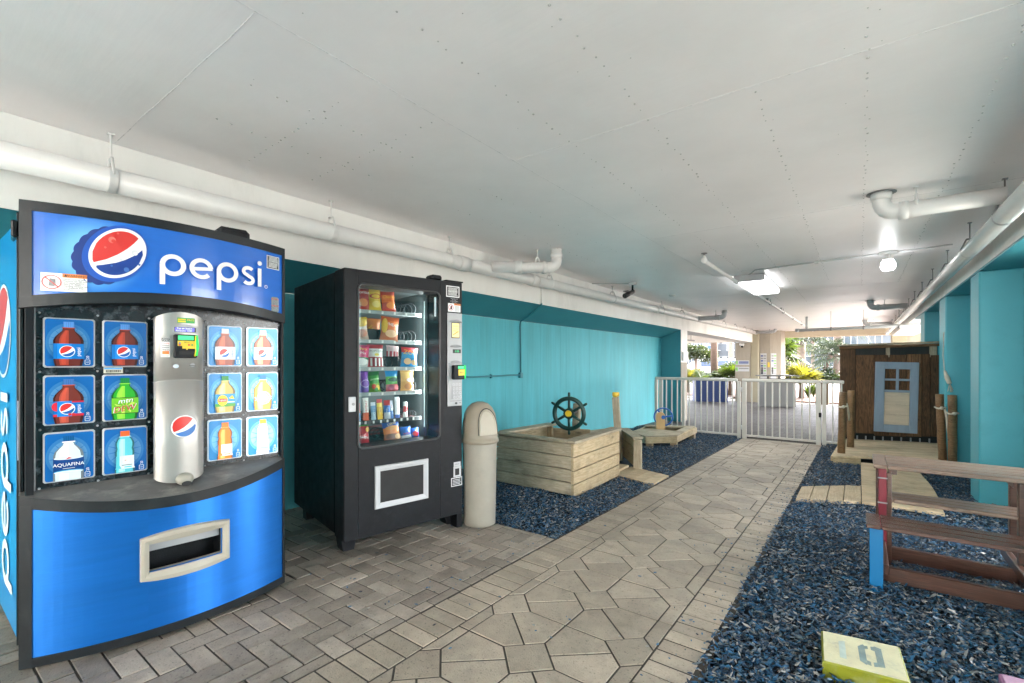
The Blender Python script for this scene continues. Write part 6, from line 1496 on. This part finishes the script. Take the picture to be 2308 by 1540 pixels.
def fan_palm(label, x, y, trunk_h, nf, stalk, rad, m=L_FAN, el=(10, 80), tr=.07, seed=0, z=ZO, group=None, az=(0, 360)):
    random.seed(seed); t = thing('fan_palm', label, 'palm', (x, y, z), 0, group)
    MB().tube([(0, 0, -.1), (.01, 0, trunk_h*.5), (0, 0, trunk_h)], [tr*1.2, tr, tr*.8], 9).build('trunk', M_TRUNK, t)
    for i in range(nf):
        a_ = R(az[0]+(az[1]-az[0])*(i+random.uniform(-.2, .2))/nf); e_ = R(random.uniform(*el))
        fan(t, (0, 0, trunk_h-.02), (math.cos(a_)*math.cos(e_), math.sin(a_)*math.cos(e_), math.sin(e_)), stalk*random.uniform(.7, 1.15), rad*random.uniform(.8, 1.1), 20, m=m)
    return t
def tall_palm(label, x, y, h, tr, crown, m, seed, mt=M_TRUNKP, lean=(0, 0), skirt=True, cr=1.5):
    random.seed(seed); t = thing('palm_tree', label, 'palm', (x, y, ZO))
    pts = [(lean[0]*f*f, lean[1]*f*f, h*f) for f in (0, .25, .5, .75, 1)]
    MB().tube(pts, [tr*1.25, tr*1.05, tr, tr, tr*1.1], 12).build('trunk', mt, t)
    if skirt: 
        b = MB()
        for i in range(60):
            q = random.uniform(0, 6.28); z = h*random.uniform(.86, 1.0); r_ = tr*1.1
            b.add([(lean[0]+r_*math.cos(q-.2), lean[1]+r_*math.sin(q-.2), z), (lean[0]+r_*math.cos(q+.2), lean[1]+r_*math.sin(q+.2), z), (lean[0]+(r_+.14)*math.cos(q), lean[1]+(r_+.14)*math.sin(q), z+.22)], [(0,1,2)])
        b.build('boot_skirt', M_TRUNK, t)
    for i in range(crown):
        a_ = R(360*i/crown+random.uniform(-12, 12)); e_ = R(random.uniform(-35, 75))
        fan(t, (lean[0], lean[1], h), (math.cos(a_)*math.cos(e_), math.sin(a_)*math.cos(e_), math.sin(e_)), cr*.5*random.uniform(.8, 1.2), cr*.55, 14, m=m, droop=.4)
    return t
def leafy(name, label, cat, x, y, z0, rx, ry, rz, n, m, size, seed, trunk=None, cy_=0, lumps=7):
    rng = random.Random(seed); t = thing(name, label, cat, (x, y, z0)); b = MB().use(m); cs = [(rng.uniform(-.6, .6)*rx, rng.uniform(-.6, .6)*ry, cy_+rng.uniform(-.45, .6)*rz, rng.uniform(.35, .62)) for _ in range(lumps)]
    for i in range(n):
        c = rng.choice(cs); v = Vector((rng.gauss(0, 1), rng.gauss(0, 1), rng.gauss(0, 1))).normalized()*(rng.random()**.35)*c[3]
        p = Vector((c[0]+v.x*rx, c[1]+v.y*ry, c[2]+v.z*rz)); a_ = Vector((rng.gauss(0, 1), rng.gauss(0, 1), rng.gauss(0, .6))).normalized(); c2 = a_.cross(Vector((rng.gauss(0, 1), rng.gauss(0, 1), rng.gauss(0, 1)))).normalized(); s_ = size*rng.uniform(.6, 1.3)
        b.add([p-a_*s_, p+c2*s_*.4, p+a_*s_, p-c2*s_*.4], [(0,1,2,3)])
    b.build('crown' if trunk else 'foliage', None, t)
    if trunk: MB().tube([(0, 0, -.1), (.05, 0, trunk*.5), (0, 0, trunk)], [.16, .13, .10], 9).build('trunk', M_TRUNKP, t)
    return t
M_MULCH = mat('bark_mulch', (.10,.058,.047), .95, .45, 16, bump=.8, bscale=40)
def bed_poly(name, pts, z, m): 
    o = MB().prism(pts, z-.15, z).build(name, m); o['kind'] = 'structure'; return o
bed_poly('mulch_bed', [(-30, 23.6), (-4.6, 23.6), (-4.0, 22.9), (-1.0, 22.6), (3, 22.3), (10, 22.6), (10, 31), (-30, 31)], ZO+.03, M_MULCH)
bed_poly('road', [(-150, 31.2), (150, 31.2), (150, 44), (-150, 44)], ZO+.01, mat('pale_road', (.12,.118,.115), .7, .08, 1.5))
bed_poly('far_verge', [(-150, 44.01), (150, 44.01), (150, 75), (-150, 75)], ZO+.05, mat('verge_mulch', (.12,.09,.07), .95, .4, 3))
bed_poly('side_walk', [(-30, 22.3), (-4.7, 22.3), (-4.7, 23.55), (-30, 23.55)], ZO+.02, mat('pale_walk', (.12,.12,.12), .7, .06, 3))
fan_palm('sunlit yellow green fan palm in the bed right of the far columns', at(1806, 24.5), 24.5, .75, 17, .45, .80, L_YEL, (5, 88), .10, 3)
fan_palm('tall dark green fan palm beside the wide concrete column', at(1752, 26), 26, 1.9, 14, .55, 1.15, L_FAN, (-10, 70), .11, 5)
fan_palm('small drooping fan palm at the foot of the wide column', at(1766, 25), 25, .8, 8, .35, .42, L_YEL, (-10, 60), .06, 8)
fan_palm('bright fan palm standing left of the signed concrete column', at(1645, 24.6), 24.6, .75, 14, .5, .85, L_FAN, (15, 85), .09, 11)
fan_palm('low spreading fan palm at the left edge of the far bed', at(1552, 25.5), 25.5, .65, 12, .45, .75, L_YEL, (5, 70), .09, 13)
fan_palm('low fan palm between the dark trunk and the round tree', at(1588, 24.2), 24.2, .55, 12, .40, .70, L_FAN, (5, 70), .09, 17)
tall_palm('stout dark palm trunk standing close behind the fence opening', at(1610, 24.5), 24.5, 5.5, .17, 16, L_DK, 21, M_TRUNK, skirt=False)
leafy('tree', 'round leafy tree with a thick pale trunk left of the dark palm', 'tree', at(1573, 31), 30.5, ZO, 1.3, 1.3, .75, 3400, L_BUSH, .10, 31, 1.9, 2.25, 12)
tall_palm('tall palm with a shaggy boot skirt beyond the road', at(1806, 50), 50, 3.6, .34, 18, L_GREY, 41, cr=2.6)
tall_palm('leaning palm with a bushy pale crown beyond the road', at(1857, 47), 47, 2.2, .16, 26, L_GREY, 43, M_TRUNK, lean=(.5, 0), skirt=False, cr=2.0)
tall_palm('thick pale palm trunk just left of the hut', at(1889, 48), 48, 5.0, .30, 14, L_GREY, 45, cr=2.4)
tall_palm('slender palm far behind the yellow fan palm', at(1832, 60), 60, 3.9, .16, 16, L_GREY, 47, cr=2.2)
tall_palm('pale palm trunk seen left of the signed column', at(1648, 50), 50, 5.2, .25, 14, L_GREY, 49, cr=2.4)
tall_palm('distant palm between the columns and the shaggy palm', at(1777, 62), 62, 3.2, .22, 18, L_GREY, 51, cr=2.6)
for i, (px, y, rx, rz, nm) in enumerate(((1770, 56, 2.2, 1.5, 'grey green shrub beyond the road behind the dark fan palm'), (1850, 45.6, 1.6, .5, 'low flowering shrub at the foot of the leaning palm'), (1885, 46, 1.8, .7, 'pinkish dry shrub beside the thick pale palm'), (1822, 46.5, 1.4, .55, 'low hedge clump beyond the road behind the fan palm'), (1560, 40, 2.2, .7, 'shrub mass behind the round leafy tree'), (1940, 58, 4, 1.6, 'leafy shrub bank seen over the hut roof'))):
    leafy('shrub', nm, 'shrub', at(px, y), y, ZO, rx, 1.2, rz, 700, (L_GREY, L_BUSH, L_DK)[i % 3], .16, 60+i, None, rz*.7)
for i, (px, y) in enumerate(((1822, 25.2), (1834, 25.6), (1846, 25.3))):
    random.seed(80+i); t = thing('bedding_plant', ('broad upright leaves beside the sunlit fan palm', 'middle tuft of upright leaves in the far bed', 'upright leafy tuft nearest the brown bin')[i], 'plant', (at(px, y), y, ZO))
    b = MB().use(L_FAN)
    for k in range(26):
        q = random.uniform(0, 6.28); h = random.uniform(.4, .75); o_ = Vector((math.cos(q), math.sin(q), 0))*random.uniform(.08, .3); s_ = Vector((-math.sin(q), math.cos(q), 0))*.045
        b.add([(0, 0, 0), tuple(o_*.5+s_+Vector((0,0,h*.6))), tuple(o_+Vector((0,0,h))), tuple(o_*.5-s_+Vector((0,0,h*.6)))], [(0,1,2,3)])
    b.build('foliage', None, t)
# buildings over the road
def building(label, x0, x1, y, h, storeys, bays, wall, trim, seed):
    t = thing('apartment_building', label, 'building', ((x0+x1)/2, y, ZO if y > 0 else -.3), 0 if y > 0 else math.pi); Wd = x1-x0
    MB().box(-Wd/2, Wd/2, 0, 9, 0, h).build('wall', wall, t); MB().box(-Wd/2-.4, Wd/2+.4, -.5, 9.4, h, h+.35).build('roof_edge', trim, t)
    G = mat('window_glass_dark', (.05,.07,.09), .12, 0); sh = h/storeys; bw_ = Wd/bays
    wf = MB().use(trim).box(-.75, .75, -.06, 0, 0, .08).box(-.75, .75, -.06, 0, 1.42, 1.5).box(-.75, -.67, -.06, 0, .08, 1.42).box(.67, .75, -.06, 0, .08, 1.42).box(-.03, .03, -.05, 0, .08, 1.42).mesh('window'); gp_ = MB().use(G).box(-.67, .67, -.03, -.002, .08, 1.42).mesh('pane')
    rail = MB().use(trim).box(-bw_*.42, bw_*.42, -1.2, -.002, -.14, -.02).box(-bw_*.42, bw_*.42, -1.2, -1.15, .92, 1.0)
    for k in range(int(bw_*.84/.16)): rail.box(-bw_*.42+.16*k, -bw_*.42+.16*k+.03, -1.19, -1.16, -.02, .92)
    rm = rail.mesh('balcony')
    for s_ in range(storeys):
        for k in range(bays):
            x = -Wd/2+bw_*(k+.5); f = link('window', wf, t, (x, 0, s_*sh+.95)); link('pane', gp_, f)
            if s_ and k % 2 == 0: link('balcony', rm, t, (x, 0, s_*sh+.1))
M_BW = mat('pale_stucco', (.13,.145,.16), .8, .05, 1); M_BB = mat('blue_stucco', (.06,.11,.19), .8, .06, 1); M_TRIM = mat('white_trim', (.50,.50,.50), .5, 0)
building('long pale apartment building across the road behind the palms', at(1745, 78), at(1925, 78)+14, 78, 8.5, 3, 9, M_BW, M_TRIM, 1)
building('low blue building beyond the round tree at the far left', at(1515, 70), at(1606, 70), 70, 6.0, 2, 5, M_BB, M_TRIM, 2)
building('pale two storey building between the dark palm and the signed column', at(1610, 72), at(1690, 72), 72, 6.5, 2, 5, M_BW, M_TRIM, 3)
building('unseen white apartment building added behind the viewer to bounce daylight into the hall', -26, 26, -15, 12, 4, 12, mat('white_stucco', (.78,.77,.74), .8, .04, 1), M_TRIM, 4)  # added out of view; its sunlit front throws light down the hall
# parked van, cabinets, bins
vn = thing('parked_van', 'white van with dark blue windows parked beyond the road', 'van', (at(1636, 45), 45, ZO))
b = MB(); pr = [(-2.2, .35), (2.2, .35), (2.2, 1.0), (1.6, 1.15), (1.1, 1.95), (-2.1, 2.0), (YS, 1.1)]
b.add([(x, -.9, z) for x, z in pr]+[(x, .9, z) for x, z in pr], [tuple(range(7)), tuple(range(7, 14))[::-1]]+[(i, 7+i, 7+(i+1) % 7, (i+1) % 7) for i in range(7)]); b.build('body', mat('white_paint', (.8,.8,.8), .25, 0), vn)
for x0, x1 in ((-1.9, -.75), (-.6, .35), (.5, 1.05)): MB().box(x0, x1, -.915, -.9005, 1.2, 1.75).build('side_window', mat('van_glass', (.03,.06,.12), .1, 0), vn)
for x in (-1.4, 1.4): MB().tube([(x, -.93, .33), (x, -.7, .33)], .33, 16).build('wheel', M_INK, vn)
cbz = zf(19.8)
bl_ = thing('storage_cabinet', 'dark blue louvred storage cabinet standing at the edge of the far court', 'cabinet', (-4.72, 19.7, cbz), R(26))
MB().box(-.62, .62, 0, .55, .0, .915, .01).build('body', mat('cabinet_blue', S(8, 42, 96), .45, .08, 4), bl_)
for i in range(7): MB().box(-.60+.172*i, -.60+.172*i+.155, -.012, -.0005, .03, .885, .003).build('panel', MATS['cabinet_blue'], bl_)
MB().box(-.66, .66, -.04, .6, .9155, .945, .005).build('lid', M_GREYP, bl_)
gc = thing('storage_cabinet', 'grey steel cabinet with an overhanging top behind the gate', 'cabinet', (-2.15, 18.35, zf(18.4)), R(30))
M_STG = mat('grey_steel', (.06,.062,.06), .55, .08, 3, metal=.0, stretch=(6,6,.5))
MB().box(-.50, .50, 0, .5, .02, .99, .008).build('body', M_STG, gc)
for i in range(2): MB().box(-.485+.49*i, -.01+.495*i, -.014, -.0005, .06, .96, .004).build('door', M_STG, gc)
for x in (-.36, 0, .36): MB().box(x-.02, x+.02, .1, .14, .9905, 1.075).build('spacer', M_BLK, gc)
MB().box(-.60, .58, -.08, .58, 1.0755, 1.115, .006).build('top', M_STG, gc)
bb = thing('litter_bin', 'square brown litter bin with a pale rim in the sunny bed beyond the gate', 'bin', (-1.12, 21.5, zf(21.5)))
MB().box(-.21, .21, -.21, .21, .0, .84, .02).build('body', mat('brown_bin', (.085,.062,.035), .7, .1, 4, stretch=(3,3,.6)), bb)
for i in range(5): MB().box(-.2+.082*i, -.2+.082*i+.072, -.222, -.2105, .04, .80, .002).build('slat', MATS['brown_bin'], bb)
MB().box(-.235, .235, -.235, .235, .8405, .885, .01).build('rim', M_LGREY, bb); MB().box(-.12, .12, -.12, .12, .8855, .93, .02).build('lid', M_BLK, bb)
# signs and notices on the columns
for (x, z0, z1, lab, tx) in ((-.26, 1.50, 1.68, 'small green and white direction sign on the concrete column, upper of two', 'ELEVATORS'), (-.26, 1.24, 1.42, 'small green and white direction sign on the concrete column, lower of two', 'BEACH ACCESS')):
    t = thing('sign', lab, 'sign', (-3.75+.0, 21-.253, zf(21)))
    MB().box(-.28, .22, -.012, -.0, z0, z1, .003).build('plate', M_LGREY, t)
    A = Art(lambda x: .0126, .001); A.rect(-.27, -.20, z0+.02, z1-.02, mat('sign_green', S(120, 190, 90), .5, 0)); A.rect(-.16, .20, z0+.09, z0+.14, M_GREYT if 'lower' in lab else M_NAVY); A.rect(-.16, .20, z0+.04, z0+.065, M_NAVY if 'upper' in lab else M_LGREY)
    A.build('print', t)
for (x0, x1, nm) in ((-.40, -.20, 'tall notice board nearer the tan casing on the wide column'), (-.085, .085, 'tall notice board right of the yellow tag on the wide column')):
    t = thing('notice_board', nm, 'sign', (-2.75, 21.6, zf(21.6)))
    if x0 < -.3: fr = ((-.44, -.492), (-.22, -.443))
    else: fr = ((-.085, -.40), (.09, -.245))
    p0, p1 = Vector((*fr[0], 0)), Vector((*fr[1], 0)); d = (p1-p0); L_ = d.length; ang_ = math.atan2(d.y, d.x)
    g = MB().box(0, L_, -.02, -.004, .95, 1.98, .004).build('board', M_LGREY, t, p0, (0, 0, ang_))
    A = Art(lambda x: .021, .001)
    for k in range(9): A.rect(.02, L_*.45, 1.05+.1*k, 1.05+.1*k+.05, random.choice((M_NAVY, M_GREYT, M_LGREY))); A.rect(L_*.52, L_-.02, 1.05+.1*k, 1.05+.1*k+.05, random.choice((M_GREYT, mat('sign_green', (0,0,0)), M_GREYP)))
    A.rect(.04, .09, 1.15, 1.42, M_INK); A.build('print', t, p0, (0, 0, ang_))['kind'] = 'stuff'
t = thing('hanging_tag', 'bright yellow tag between the two notice boards on the column', 'sign', (-2.75-.14, 21.6-.462, zf(21.6)))
MB().box(-.04, .04, -.012, 0, 1.42, 1.62, .003).build('plate', MATS['yellow_plastic'], t)

rng = np.random.default_rng(5); V = []; F = []
for i in range(420):
    if i < 260: x, y = BXR+drift(3)-abs(rng.normal(0, .11)), rng.uniform(1.2, 9)
    elif i < 330: x, y = rng.uniform(-2.6, -1.75), rng.uniform(1.4, 2.85)
    else: x, y = rng.uniform(-1.75, -.55), rng.uniform(1.2, 8)
    L_ = rng.uniform(.008, .022); W_ = L_*.4; a_ = rng.uniform(0, 6.28); ca, sa = math.cos(a_), math.sin(a_); o_ = len(V)
    for dz in (.001, .005):
        for u_, v_ in ((-L_/2, 0), (0, -W_/2), (L_/2, W_*.1), (0, W_/2)): V.append((x+u_*ca-v_*sa, y+u_*sa+v_*ca, zf(y)+dz))
    F += [(o_+4, o_+5, o_+6, o_+7), (o_, o_+1, o_+5, o_+4), (o_+1, o_+2, o_+6, o_+5), (o_+2, o_+3, o_+7, o_+6), (o_+3, o_, o_+4, o_+7)]
me = bpy.data.meshes.new('loose_chips'); me.from_pydata(V, [], F); me.materials.append(chip); me.update(); link('loose_chips', me)['kind'] = 'stuff'
